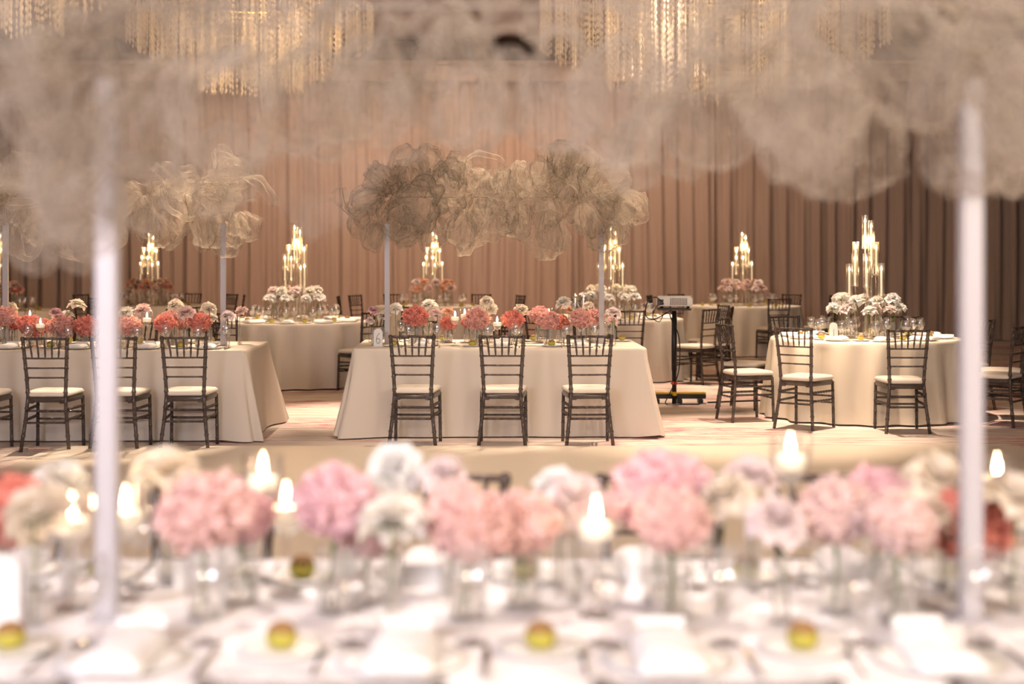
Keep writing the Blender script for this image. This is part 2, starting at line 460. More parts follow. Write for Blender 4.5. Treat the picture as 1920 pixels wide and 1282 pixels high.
def cloth_round(rad, seed, mname):
    r = random.Random(seed); n = 220
    ph = [r.uniform(0, 6.28) for _ in range(6)]; k1, k2 = r.choice([16, 17, 18]), r.choice([9, 10, 11])
    rows = [0, .012, .03, .08, .16, .28, .42, .58, .74, .88, 1.0]; vs, fs = [], []
    for t in rows:
        for i in range(n):
            a = 2 * pi * i / n
            wv = .62 * sin(k1 * a + 1.2 * sin(2 * a + ph[0]) + ph[1]) + .38 * sin(k2 * a + ph[2] + sin(3 * a + ph[3]))
            sharp = wv * abs(wv) ** .2
            drop = max(0, t - .03) / .97; rim = .012 * (1 - (1 - min(1, t / .03)) ** 2)
            rr = rad + rim + drop * .075 + (drop ** .55) * .070 * sharp
            z = TOP + .006 if t < .012 else TOP + .006 - t * (TOP - .012)
            vs.append((rr * cos(a), rr * sin(a), max(z, .012)))
    for j in range(len(rows) - 1):
        for i in range(n):
            fs.append((j * n + i, (j + 1) * n + i, (j + 1) * n + (i + 1) % n, j * n + (i + 1) % n))
    mb = MB().add(vs, fs); mb.add(vs[:n], [tuple(range(n))], False)
    return mb.mesh('tablecloth', mname)

def table_under(loc, rz, a, b, label, group, rounded=False):
    parts = []
    if rounded:
        parts.append(('tabletop', MB().lathe([(a - .02, TOP - .03), (a, TOP - .025), (a, TOP - .004), (a - .004, TOP)], 48).mesh('tabletop', 'table_wood'), None))
        lp = [(a * .55 * sx, a * .55 * sy) for sx in (-1, 1) for sy in (-1, 1)]
    else:
        parts.append(('tabletop', MB().box((0, 0, TOP - .015), (2 * a - .01, 2 * b - .01, .03), .004).mesh('tabletop', 'table_wood'), None))
        lp = [((a - .2) * sx, (b - .15) * sy) for sx in (-1, 1) for sy in (-1, 1)]
    for (x, y) in lp:
        parts.append(('leg', MB().tube([(x, y, 0), (x, y, TOP - .03)], .016, 8).mesh('leg', 'black_metal'), None))
    return place(('round_table' if rounded else 'long_table', 'table', parts), loc, rz, label, group)

# table descriptors
NF, NM, NL = 'the menu-card long table', 'the three-chair long table', 'the four-chair long table'
NR, N1, N2 = 'the white-flower round table', 'the blush-flower round table', 'the round table behind the projector'
N3, N4, N5, N6 = 'the far pink-flower round table', 'the far peach-flower round table', 'the far salmon-flower round table', 'the cut-off round table by the drapes'
LONG = {  # centre x, y, half length, half depth, rotation
    NF: (.02, 3.365, 1.76, .585, 0), NM: (-.12, 13.60, 1.27, .70, R(1.2)), NL: (-3.54, 13.30, 1.27, .68, R(1.0))}
ROUND = {NR: (3.47, 14.65), N1: (px(553, 18.3), 18.3), N2: (px(1146, 19.2), 19.2), N3: (px(1392, 24.0), 24.0),
         N4: (px(812, 23.9), 23.9), N5: (px(280, 24.3), 24.3), N6: (px(-8, 22.0), 22.0)}
i = 0
for nm, (x, y, a, b, rz) in LONG.items():
    table_under((x, y, 0), rz, a, b, 'rectangular folding table hidden beneath the cloth of ' + nm, None)
    o = ob('tablecloth', cloth_rect(a, b, 20 + i, 'white_cloth' if nm == NF else 'linen', .03 if nm == NF else .15), None, (x, y, 0), rz)
    T(o, ('white' if nm == NF else 'ivory linen') + ' floor-length cloth draped over ' + nm, 'tablecloth'); i += 1
for nm, (x, y) in ROUND.items():
    table_under((x, y, 0), .3, .915, 0, 'round folding table hidden beneath the cloth of ' + nm, None, True)
    o = ob('tablecloth', cloth_round(.915, 40 + i, 'linen_cream' if nm == NR else 'linen'), None, (x, y, 0), .7 * i)
    T(o, 'round ivory cloth with loose folds over ' + nm, 'tablecloth'); i += 1

# ------------------------------------------------------------------ chairs
def bamboo(pts, r, rings=(), n=7):
    """a turned rod: small rings swell at the given fractions"""
    pts = [Vector(p) for p in pts]; L_ = [0]
    for a, b in zip(pts, pts[1:]): L_.append(L_[-1] + (b - a).length)
    tot = L_[-1]; st = sorted(set([l / tot for l in L_] + [f + d for f in rings for d in (-.012, 0, .012)]))
    st = [s for s in st if 0 <= s <= 1]; P, rad = [], []
    for s in st:
        d = s * tot; k = max(j for j in range(len(L_)) if L_[j] <= d + 1e-9); k = min(k, len(pts) - 2)
        f = (d - L_[k]) / max(1e-9, L_[k + 1] - L_[k]); P.append(pts[k].lerp(pts[k + 1], f))
        rad.append(r * (1.35 if any(abs(s - q) < 1e-6 for q in rings) else 1.0))
    return MB().tube(P, rad, n)
def make_chair():
    W = 'smoke_resin'; parts = []
    def post(sx):   # back leg and back post in one sweep
        return bamboo([(.193 * sx, -.235, 0), (.165 * sx, -.20, .25), (.150 * sx, -.185, .44), (.158 * sx, -.195, .60), (.178 * sx, -.235, .915)], .0155,
                      (.14, .27, .38, .52, .63, .73, .82, .91, .985), 8).lathe([(.0, -.008), (.016, -.006), (.018, 0), (.012, .007), (0, .009)], 8, (.178 * sx, -.235, .915))
    for sx in (-1, 1): parts.append(('back_post', post(sx).mesh('back_post', W), None))
    for sx in (-1, 1): parts.append(('leg', bamboo([(.190 * sx, .185, 0), (.185 * sx, .175, .42)], .0145, (.12, .38, .62, .8), 8).mesh('leg', W), None))
    # seat frame: rounded trapezoid apron
    def ring(e, z):
        cs = [(.195 + e, .185 + e), (-.195 - e, .185 + e), (-.165 - e, -.185 - e), (.165 + e, -.185 - e)]; out = []
        for k in range(4):
            p, c, q = Vector(cs[k - 1]), Vector(cs[k]), Vector(cs[(k + 1) % 4])
            A, B = c + (p - c).normalized() * .05, c + (q - c).normalized() * .05
            for j in range(5):
                t = j / 4; w = A * (1 - t) ** 2 + c * 2 * t * (1 - t) + B * t * t; out.append((w.x, w.y, z))
        return out
    def loft(rings, cap=True):
        n = len(rings[0]); vs = [p for r_ in rings for p in r_]; fs = []
        for k in range(len(rings) - 1):
            for j in range(n): fs.append((k * n + j, k * n + (j + 1) % n, (k + 1) * n + (j + 1) % n, (k + 1) * n + j))
        if cap: fs += [tuple(range(n))[::-1], tuple((len(rings) - 1) * n + j for j in range(n))]
        return MB().add(vs, fs)
    parts.append(('seat_frame', loft([ring(-.004, .392), ring(.004, .398), ring(.006, .432), ring(-.004, .438)]).mesh('seat_frame', W), None))
    parts.append(('seat_cushion', loft([ring(-.002, .438), ring(.008, .446), ring(.010, .462), ring(-.004, .478), ring(-.05, .486), ring(-.12, .489)]).mesh('seat_cushion', 'cushion'), None))
    f5 = (.1, .3, .5, .7, .9)
    parts.append(('top_rail', bamboo([(-.178, -.235, .905), (0, -.247, .908), (.178, -.235, .905)], .011, f5).mesh('top_rail', W), None))
    for z, h, y in ((.748, .167, -.214), (.670, .162, -.204), (.592, .157, -.194)):
        parts.append(('back_rail', bamboo([(-h, y, z), (0, y - .01, z), (h, y, z)], .0075, f5).mesh('back_rail', W), None))
    for k in range(5):
        u = (k - 2) / 2
        parts.append(('spindle', MB().tube([(u * .105, -.224, .748), (u * .109, -.228, .79), (u * .113, -.236, .83), (u * .114, -.237, .835), (u * .120, -.245, .87), (u * .124, -.246, .906)],
                                           [.005, .009, .007, .0105, .0075, .006], 6).mesh('spindle', W), None))
    for z in (.328, .232): parts.append(('stretcher', bamboo([(-.158, -.205, z), (.158, -.205, z)], .009, f5).mesh('stretcher', W), None))
    for z in (.285, .225): parts.append(('stretcher', bamboo([(-.185, .178, z), (.185, .178, z)], .009, f5).mesh('stretcher', W), None))
    for sx in (-1, 1):
        for z in (.335, .255): parts.append(('stretcher', bamboo([(.158 * sx, -.205, z), (.186 * sx, .178, z)], .010, (.1, .22, .34, .46, .58, .7, .82, .94)).mesh('stretcher', W), None))
        parts.append(('corner_bracket', MB().box((.128 * sx, -.186, .40), (.05, .03, .03), .004).mesh('corner_bracket', W), None))
    return ('banquet_chair', 'chair', parts)
CHAIR = make_chair()
BASEC = 'smoke-grey resin banquet chair '
def chair(x, y, rz, label, group=None): return place(CHAIR, (x, y, 0), rz, label, group)

# three-chair long table
for X, rz, w in ((px(779, 12.45), R(-3), 'nearest the blush-flower table'), (px(943, 12.45), R(-1.5), 'in the middle'), (px(1101, 12.45), R(2.5), 'nearest the projector stand')):
    chair(X, 12.45, rz, BASEC + w + ' of the three-chair row', 'chairs of the three-chair row')
for X in (-.95, -.08, .80):
    chair(X, 14.72, pi + rnd.uniform(-.05, .05), BASEC + 'on the drape side of ' + NM, 'chairs on the drape side of the three-chair long table')
# four-chair long table
for q, (p, rz) in enumerate(((-36, 0), (101, 0), (228, -.02), (356, .01))):
    Y = 12.10 + .05 * q
    chair(px(p, Y), Y, rz, BASEC + ('nearest the three-chair table in the four-chair row' if q == 3 else 'backed to the dance floor at ' + NL), 'chairs of the four-chair row')
for X in (-4.3, -3.65, -3.0):
    chair(X, 14.40, pi + rnd.uniform(-.05, .05), BASEC + 'on the drape side of ' + NL, 'chairs on the drape side of the four-chair long table')
# menu-card table: dance floor side, then the opposite side
for p in (10, 398, 835, 1240, 1565, 1910):
    chair(px(p, 4.43), 4.215, pi, BASEC + 'on the dance floor side of ' + NF, 'chairs on the dance floor side of the menu-card table')
for p in (-95, 605, 1345, 2008):
    chair(px(p, 2.29), 2.515, 0, BASEC + 'facing the dance floor across ' + NF, 'chairs facing the dance floor at the menu-card table')
# round tables: angle (deg, -90 faces the camera side), seat distance
RC = {NR: [(-127, 1.27), (-88, 1.28), (-161, 1.285), (147, 1.285), (112, 1.3), (62, 1.285), (27, 1.285), (-12, 1.285), (-38, 1.285)],
      N1: [(-112, 1.285), (-45, 1.285), (-165, 1.285), (-10, 1.285), (150, 1.285), (30, 1.285)],
      N2: [(-86, 1.285), (-40, 1.285), (-12, 1.3), (12, 1.3), (-130, 1.285)],
      N3: [(-78, 1.285), (48, 1.285), (14, 1.4), (128, 1.285), (165, 1.285), (-30, 1.285)],
      N4: [(150, 1.285), (118, 1.285), (60, 1.285), (22, 1.285), (178, 1.285)],
      N5: [(40, 1.285), (10, 1.285), (150, 1.285), (75, 1.285)],
      N6: [(40, 1.285)]}
for nm, lst in RC.items():
    cx, cyy = ROUND[nm]
    for (a, d) in lst:
        t = R(a + rnd.uniform(-1.5, 1.5)); x, y = cx + d * cos(t), cyy + d * sin(t)
        side = 'backing the dance floor' if -135 < a < -45 else ('backing the drapes' if 45 < a < 135 else 'turned sideways')
        chair(x, y, t + pi / 2 + rnd.uniform(-.06, .06), BASEC + side + ' at ' + nm, ('chairs ' + side + ' at ' + nm))

# ------------------------------------------------------------------ tulle cloud canopies
def puff_mesh(seed, nu=96, nv=34):
    """a gathered bag of net: pleated neck at the origin, billowing along +Z, about 1 m long"""
    r = random.Random(seed); vs, fs = [], []
    k = r.choice([7, 9, 10, 12]); ph = [r.uniform(0, 6.28) for _ in range(6)]; off = Vector((r.uniform(-50, 50), r.uniform(-50, 50), r.uniform(-50, 50)))
    sx, sy = r.uniform(.8, 1.15), r.uniform(.65, 1.0)
    for j in range(nv + 1):
        v = j / nv; th = pi * (.04 + .96 * v)              # 0 neck .. pi tip
        rad = .5 * (sin(th) ** .8) * (.55 + .55 * v); z = .5 * (1 - cos(th)) * 1.05
        pl = .10 + .90 * (1 - v) ** 1.3
        for i in range(nu):
            a = 2 * pi * i / nu
            rr = rad * (1 + .34 * pl * sin(k * a + ph[0] + 1.5 * sin(2 * a + ph[1])) + .10 * sin(3 * a + ph[2] + 2 * v) + .07 * sin(5 * a + ph[3] - 3 * v))
            p = Vector((rr * cos(a) * sx, rr * sin(a) * sy, z))
            n1 = noise.noise_vector(p * 2.2 + off) * .16; n2 = noise.noise_vector(p * 5.0 + off) * .05 + noise.noise_vector(p * 11 + off) * .014
            p += (n1 + n2) * min(1.0, v * 2.5)
            vs.append(p)
    for j in range(nv):
        for i in range(nu):
            fs.append((j * nu + i, j * nu + (i + 1) % nu, (j + 1) * nu + (i + 1) % nu, (j + 1) * nu + i))
    fs.append(tuple(nv * nu + i for i in range(nu)))
    return MB().add(vs, fs)
def ruffle_mesh(seed, nu=60, nv=14):
    """a crumpled open swag of net with a rolled rim"""
    r = random.Random(seed); vs, fs = [], []; off = Vector((r.uniform(-50, 50), r.uniform(-50, 50), 3)); ph = [r.uniform(0, 6.28) for _ in range(4)]
    arc = r.uniform(1.2, 1.7) * pi
    for j in range(nv + 1):
        v = j / nv
        for i in range(nu + 1):
            u = i / nu; a = arc * (u - .5)
            rr = .10 + .48 * v ** .8; rr *= 1 + .16 * sin(9 * a + ph[0]) * (1 - v * .4)
            p = Vector((rr * cos(a), rr * sin(a), .75 * v - .32 * v ** 3 + .10 * v * sin(4 * a + ph[1])))
            p += (noise.noise_vector(p * 2.4 + off) * .17 + noise.noise_vector(p * 7 + off) * .06) * v
            vs.append(p)
    for j in range(nv):
        for i in range(nu):
            q = j * (nu + 1) + i; fs.append((q, q + 1, q + nu + 2, q + nu + 1))
    return MB().add(vs, fs)
def ribbon_mesh(seed, nu=46, nv=10):
    """a gathered, twisting band of net along an arc"""
    r = random.Random(seed); vs, fs = [], []; arc = r.uniform(1.6, 2.8); tw = r.uniform(-2.5, 2.5); ph = r.uniform(0, 6.28); off = Vector((r.uniform(-9, 9), 2, 5))
    for i in range(nu + 1):
        u = i / nu; a = arc * (u - .5); c = Vector((.5 * sin(a), 0, .5 * cos(a))); n = Vector((sin(a), 0, cos(a))); b = Vector((0, 1, 0))
        q = ph + tw * u; w = .05 + .17 * sin(pi * u) ** .7
        for j in range(nv + 1):
            v = j / nv * 2 - 1; d = n * cos(q) + b * sin(q); e = b * cos(q) - n * sin(q)
            p = c + d * (v * w) + e * (.045 * sin(7 * v + ph + u))
            vs.append(p + noise.noise_vector(p * 3 + off) * .10)
    for i in range(nu):
        for j in range(nv): k = i * (nv + 1) + j; fs.append((k, k + 1, k + nv + 2, k + nv + 1))
    return MB().add(vs, fs)
RIBB = [ribbon_mesh(400 + k).mesh('tulle_puff', TULLE) for k in range(6)]
PUFFS = [puff_mesh(100 + k).mesh('tulle_puff', TULLE) for k in range(10)]
RUFF = [ruffle_mesh(200 + k).mesh('tulle_puff', TULLE) for k in range(8)]

def canopy(cx, cyy, rz, zc, half, poles, bubbles, label, seed, fill, cut=.24, base_z=TOP + .006):
    r = random.Random(seed)
    root = bpy.data.objects.new('cloud_canopy', None); COL.objects.link(root); root.location = (cx, cyy, base_z); root.rotation_euler = (0, 0, rz)
    T(root, label, 'canopy', None)
    zr = zc - base_z; ph = zr - cut
    for x in poles:
        p = ob('pole', MB().box((0, 0, ph / 2), (.046, .046, ph), .004).mesh('pole', 'white_pole'), root, (x, 0, 0))
        ob('base_plate', MB().box((0, 0, .005), (.09, .09, .010), .003).mesh('base_plate', 'white_pole'), p)
    ob('wire_spine', MB().tube([(poles[0], 0, ph - .02), (poles[0], 0, zr), (poles[1], 0, zr), (poles[1], 0, ph - .02)], .004, 6).mesh('wire_spine', 'stem_wire'), root)
    def puff(c, rad, me, stretch=1.0):
        # bag hangs from the spine toward c
        sp = Vector((max(-half + .12, min(half - .12, c.x * .93)), 0, zr + .02)); d = c - sp
        if d.length < .05: d = Vector((r.uniform(-.3, .3), r.uniform(-1, 1), r.uniform(-.6, 1)))
        d.normalize(); ln = rad * 2.0
        start = c + d * rad - d * ln
        o = bpy.data.objects.new('tulle_puff', me); COL.objects.link(o); o.parent = root
        q = d.to_track_quat('Z', 'Y'); e = q.to_matrix().to_4x4() @ Matrix.Rotation(r.uniform(0, 6.28), 4, 'Z')
        o.location = start; o.rotation_euler = e.to_euler(); o.scale = (ln * r.uniform(.85, 1.1), ln * r.uniform(.85, 1.1), ln * stretch)
        return o
    for (x, dy, z, rad) in bubbles:
        puff(Vector((x, dy, z - base_z)), rad, r.choice(PUFFS))
    for k in range(fill[0]):     # crumpled inner swags, then twisting bands across the face
        x = r.uniform(-half, half) * .9; a = r.uniform(-.4, pi + .4); q = r.uniform(.1, .8)
        c = Vector((x, fill[2] * q * cos(a), zr + fill[1] * q * sin(a)))
        puff(c, r.uniform(.12, .20), r.choice(RUFF))
    for k in range(fill[3]):
        x = -half + 2 * half * (k + r.random()) / fill[3]; a = r.uniform(0, 2 * pi)
        o = bpy.data.objects.new('tulle_puff', r.choice(RIBB)); COL.objects.link(o); o.parent = root
        o.location = (x * .9, .26 * cos(a) - .06, zr + .16 * sin(a)); o.rotation_euler = (r.uniform(-.9, .9), r.uniform(0, 6.28), r.uniform(-.9, .9)); o.scale = (r.uniform(.35, .62),) * 3
    return root

def pxb(lst, cx, Y, r, dy=.28, rep=1):
    """outline bubbles given by eye from the picture, hung at the canopy's own distance"""
    out = []
    for (x, y, rad) in lst:
        for k in range(rep):
            d = r.uniform(-dy, dy); s = Y / FPX
            out.append((px(x + r.uniform(-.18, .18) * rad * k, Y) - cx, d, pz(y + r.uniform(-.15, .15) * rad * k, Y), rad * s * (r.uniform(.95, 1.12) if k == 0 else r.uniform(.6, .95))))
    return out
MID = [(690, 375, 38), (682, 410, 32), (722, 338, 44), (702, 440, 28), (762, 322, 42), (804, 310, 38), (745, 400, 50), (792, 380, 58), (842, 360, 52),
       (852, 325, 34), (872, 425, 42), (812, 432, 38), (765, 430, 34), (902, 392, 42), (902, 345, 30), (932, 410, 40), (942, 350, 38), (976, 325, 26), (962, 400, 38), (1012, 330, 28),
       (1052, 305, 38), (1062, 340, 42), (1022, 385, 42), (972, 425, 24), (1028, 440, 42), (1092, 320, 42), (1132, 350, 46), (1102, 400, 42),
       (1152, 392, 38), (1182, 385, 32), (1192, 402, 24), (1122, 432, 40), (1150, 430, 30)]
LEFT = [(432, 330, 40), (402, 370, 48), (452, 420, 28), (420, 436, 40), (382, 420, 42), (302, 370, 40), (332, 400, 40), (272, 400, 35), (292, 430, 35),
        (130, 345, 50), (62, 338, 48), (132, 435, 45), (42, 425, 50), (152, 390, 40), (22, 380, 50), (-40, 370, 60), (242, 370, 35), (192, 380, 40), (192, 425, 40), (350, 350, 36)]
FORE = [(60, 220, 130), (130, 350, 100), (250, 290, 110), (330, 230, 130), (410, 310, 90), (470, 220, 110), (560, 140, 110), (610, 220, 70), (700, 165, 110),
        (760, 200, 80), (850, 110, 140), (880, 200, 70), (950, 150, 90), (1060, 150, 110), (1150, 190, 110), (1200, 260, 70), (1290, 230, 90),
        (1350, 190, 120), (1450, 220, 110), (1430, 290, 50), (1550, 220, 110), (1620, 290, 70), (1700, 250, 100), (1640, 120, 140), (1800, 190, 130),
        (1880, 260, 90), (1890, 310, 50), (1900, 100, 140), (100, 80, 150), (300, 60, 150), (520, 30, 140), (760, 20, 150), (1000, 10, 150), (1240, 30, 150),
        (1460, 40, 150), (-60, 200, 140), (1990, 200, 140), (110, 400, 95), (40, 420, 80), (235, 390, 85), (160, 330, 110)]
FRONT = [(200, 190, 110), (205, 320, 95), (195, 80, 120), (1820, 100, 120), (1825, 200, 110), (1815, 260, 70)]
rb = random.Random(11)
YM = 13.60; canopy(-.16, YM, R(1.2), 2.10, 1.33, (-.975, .975), pxb(MID, -.16, YM, rb, .30, 2), 'taupe tulle cloud canopy on two white poles over ' + NM, 31, (20, .30, .30, 22))
YL = 13.30; canopy(-3.54, YL, R(1.0), 2.10, 1.36, (-.965, .965), pxb(LEFT, -3.54, YL, rb, .30, 2), 'taupe tulle cloud canopy on two white poles over ' + NL, 32, (16, .28, .30, 18))
YF = 3.30; 
FB = pxb(FORE, px(1011, YF), YF, rb, .38, 1) + [(x, -.30, z, q) for (x, d, z, q) in pxb(FRONT, px(1011, YF), YF, rb, .1, 1)]
canopy(px(1011, YF), YF, 0, 2.12, 1.40, (-.953, .953), FB, 'huge pale tulle cloud canopy on two thick white poles over ' + NF, 33, (14, .32, .36, 26), .16)

# ------------------------------------------------------------------ flowers
def rose_mesh(seed, reflex=.5):
    """open garden rose: a spiral of petals, upright in the heart, drooping and pointed at the rim (radius about 1)"""
    r = random.Random(seed); mb = MB(); N_ = 40
    for k in range(N_):
        t = k / (N_ - 1); a = k * 2.39996 + r.uniform(-.2, .2)
        ev0 = R(90 - 112 * t ** .9 + r.uniform(-7, 7)); ln = (.46 + .52 * t) * r.uniform(.92, 1.08); w = (.20 + .24 * t) * r.uniform(.9, 1.1)
        nu, nv = 4, 4; pr, pzz = .05 + .06 * t, -.12 - .22 * t; P = [(pr, pzz)]
        for j in range(1, nv + 1):
            ev = ev0 + R(28) * (1 - j / nv) - R(18 + 46 * reflex * t) * (j / nv) ** 2
            pr += ln / nv * cos(ev); pzz += ln / nv * sin(ev); P.append((pr, pzz))
        vs, fs = [], []
        for j in range(nv + 1):
            ww = w * (.35, .8, 1.0, .85, .10 + .3 * (1 - reflex))[j]
            for i in range(nu + 1):
                u = i / nu * 2 - 1; rr = P[j][0] - .16 * u * u * (1 - t); q = u * ww
                vs.append((rr * cos(a) - q * sin(a), rr * sin(a) + q * cos(a), P[j][1] + .10 * u * u * (.3 + t)))
        for j in range(nv):
            for i in range(nu): q = j * (nu + 1) + i; fs.append((q, q + 1, q + nu + 2, q + nu + 1))
        mb.add(vs, fs)
    return mb
def pompom_mesh(seed, n=420):
    r = random.Random(seed); mb = MB()
    mb.lathe([(.0, -.72), (.45, -.58), (.70, -.1), (.62, .38), (.35, .66), (0, .74)], 12)
    off = Vector((r.uniform(-9, 9), 0, 4))
    for k in range(n):
        z = 1 - 2 * (k + .5) / n; q = math.sqrt(max(0, 1 - z * z)); a = k * 2.399963
        d = Vector((q * cos(a), q * sin(a), z)); d = (d + Vector([r.uniform(-.12, .12) for _ in range(3)])).normalized()
        lump = .84 + .20 * noise.noise(d * 2.6 + off)
        if z < -.3: lump *= .85
        t = d.cross(Vector((r.uniform(-1, 1), r.uniform(-1, 1), r.uniform(-1, 1)))).normalized(); b = d.cross(t)
        w = r.uniform(.10, .16); c = d * lump
        A = c - t * w - d * .10; B = c - t * w * .6 + b * w * .9 + d * r.uniform(.02, .20); C_ = c + t * w * .6 + b * w * .9 + d * r.uniform(-.04, .20); D = c + t * w - d * .12
        E = c - b * w * .8 + d * r.uniform(-.02, .10); F = c + d * .02
        mb.add([A, B, C_, D, E, F], [(0, 5, 1), (1, 5, 2), (2, 5, 3), (3, 5, 4), (4, 5, 0)], False)
    return mb
ROSE = [rose_mesh(300 + k, (.35, .6, .85, 1.0)[k % 4]).mesh('bloom', PET['ivory']) for k in range(8)]
POMP = [pompom_mesh(320 + k).mesh('flower_head', PET['coral']) for k in range(5)]

_stem_cache = {}
def stem_mesh(h, lean, n_st=1, seed=0):
    key = (round(h, 2), round(lean, 2), n_st, seed)
    if key not in _stem_cache:
        mb = MB(); r = random.Random(seed)
        for k in range(n_st):
            a = 2 * pi * k / max(1, n_st) + .6; o = .0 if n_st == 1 else .018
            mb.tube([(lean + o * cos(a) * -1.2, o * sin(a) * -1.2, 0), (lean * .5, 0, h * .5), (o * cos(a) * .6, o * sin(a) * .6, h)], [.0028, .0030, .0026], 5)
        _stem_cache[key] = mb.mesh('stem', 'stem')
    return _stem_cache[key]
leaf_me = None
def leaf_mesh():
    global leaf_me
    if leaf_me is None:
        mb = MB()
        for a in (0, 2.2, 4.1):
            vs = []; fs = []
            for j in range(5):
                v = j / 4; w = .012 * sin(pi * min(1, v + .05)) ; rr = .008 + .035 * v; z = -.012 + .012 * sin(2.2 * v)
                for u in (-1, 0, 1): vs.append((rr * cos(a) - u * w * sin(a), rr * sin(a) + u * w * cos(a), z - .003 * abs(u)))
            for j in range(4):
                for i in range(2): q = j * 3 + i; fs.append((q, q + 1, q + 4, q + 3))
            mb.add(vs, fs)
        leaf_me = mb.mesh('sepals', 'leaf')
    return leaf_me
CNAME = dict(shell='shell pink', coral='coral', salmon='salmon pink', rosepink='rose pink', blush='blush', palepink='pale pink', ivory='ivory', cream='cream yellow', white='white', peach='peach')
def flower(kind, colour, x, y, z, rad, foot_z, where, group, r, tabname):
    """root at the stem's foot inside the vase; the head sits at (x,y,z)"""
    h = z - foot_z; lean = r.uniform(-.02, .02)
    root = bpy.data.objects.new('rose_stem' if kind == 'rose' else 'hydrangea_stem', None); COL.objects.link(root); root.location = (x, y, foot_z); root.empty_display_size = .03
    if kind == 'rose':
        o = ob('bloom', r.choice(ROSE), root, (0, 0, h), 0, PET[colour]); o.scale = (rad,) * 3
        o.rotation_euler = (r.uniform(-.75, .35), r.uniform(-.5, .5), r.uniform(0, 6.28))
        ob('stem', stem_mesh(h - rad * .2, lean, 1, 1), root)
        s = ob('sepals', leaf_mesh(), root, (0, 0, h - rad * .30)); s.scale = (rad / .085,) * 3
        lab = CNAME[colour] + ' open rose ' + (where or 'in the low ring') + ' at ' + tabname
    else:
        o = ob('flower_head', r.choice(POMP), root, (0, 0, h), 0, PET[colour]); o.scale = (rad * 1.04, rad * 1.04, rad * .90)
        o.rotation_euler = (r.uniform(-.3, .3), r.uniform(-.3, .3), r.uniform(0, 6.28))
        ob('stem', stem_mesh(h - rad * .4, lean, 3, 2), root)
        lab = CNAME[colour] + ' hydrangea ball ' + where + ' at ' + tabname
    T(root, lab, 'flower', CNAME[colour] + (' roses ' if kind == 'rose' else ' hydrangeas ') + where + ' at ' + tabname)
    return root

def vase_spec(rad, h, belly=0.0):
    me = MB().open_lathe([(.0, .004), (rad * .92, .004), (rad, .010), (rad * (1 + belly), h * .35), (rad * (1 + belly * .3), h * .75), (rad * .98, h)], 14)
    me.open_lathe([(rad * 1.0, 0), (rad * 1.0, .010)], 14)
    return ('bud_vase', 'vase', [('glass_body', me.mesh('glass_body', GL), None),
            ('water', MB().lathe([(0, .006), (rad * .86, .007), (rad * .86 * (1 + belly), h * .35), (rad * .86, h * .5)], 12).mesh('water', WATER), None)])
VASE_S, VASE_M, VASE_W = vase_spec(.020, .15), vase_spec(.030, .16), vase_spec(.042, .15, .05)

def goblet_spec(name, bowl, hgt, stem, foot, fill):
    """lathe wine glass: foot, stem, bowl, liquid"""
    b0 = stem
    prof = [(.004, b0), (bowl * .55, b0 + hgt * .10), (bowl * .92, b0 + hgt * .32), (bowl, b0 + hgt * .55), (bowl * .93, b0 + hgt * .85), (bowl * .86, b0 + hgt)]
    parts = [('bowl', MB().open_lathe(prof, 14).mesh('bowl', GL), None),
             ('stem', MB().lathe([(.0038, .006), (.0034, stem * .5), (.0048, stem + .002)], 7).mesh('stem', ACR), None),
             ('foot', MB().lathe([(foot, 0), (foot, .0015), (foot * .4, .004), (.004, .008)], 14).mesh('foot', GL), None)]
    if fill:
        parts.append(('water', MB().lathe([(0, b0 + .004), (bowl * .5, b0 + hgt * .11), (bowl * .88, b0 + hgt * .32), (bowl * .94, b0 + hgt * .5)], 12).mesh('water', WATER), None))
    return (name, 'glass', parts)
WINE = goblet_spec('wine_glass', .042, .105, .095, .036, False)
GOBL = goblet_spec('water_goblet', .046, .115, .070, .038, True)

# floating candle in a long-stemmed glass
def candle_spec(h):
    b = h - .085
    gl = MB().open_lathe([(.006, b), (.024, b + .012), (.044, b + .04), (.050, b + .075), (.050, b + .125)], 16)
    st = MB().lathe([(.042, 0), (.042, .003), (.012, .008), (.006, .02), (.005, b * .5), (.007, b + .004)], 12)
    wx = MB().lathe([(.0, b + .036), (.030, b + .038), (.038, b + .048), (.038, b + .066), (.033, b + .072), (0, b + .070)], 14)
    fl = MB().lathe([(.0, b + .074), (.0055, b + .080), (.008, b + .090), (.0060, b + .103), (.0025, b + .115), (0, b + .122)], 8)
    wk = MB().tube([(0, 0, b + .068), (0, 0, b + .078)], .0012, 5)
    return ('candle_glass', 'candle', [('glass_bowl', gl.mesh('glass_bowl', GL), None), ('stem', st.mesh('stem', ACR), None), ('floating_candle', wx.mesh('floating_candle', 'wax'), None),
            ('flame', fl.mesh('flame', FLAME), 2), ('wick', wk.mesh('wick', 'ink'), 2)])
CAND = {h: candle_spec(h) for h in (.22, .27, .32, .36)}
def candle(x, y, z_flame, tabname):
    h = min(CAND, key=lambda q: abs(q + TOP + .02 - z_flame))
    return place(CAND[h], (x, y, TOP + .006), 0, 'lit floating candle in a stemmed glass on ' + tabname, 'floating candles on ' + tabname)

ZT = TOP + .006
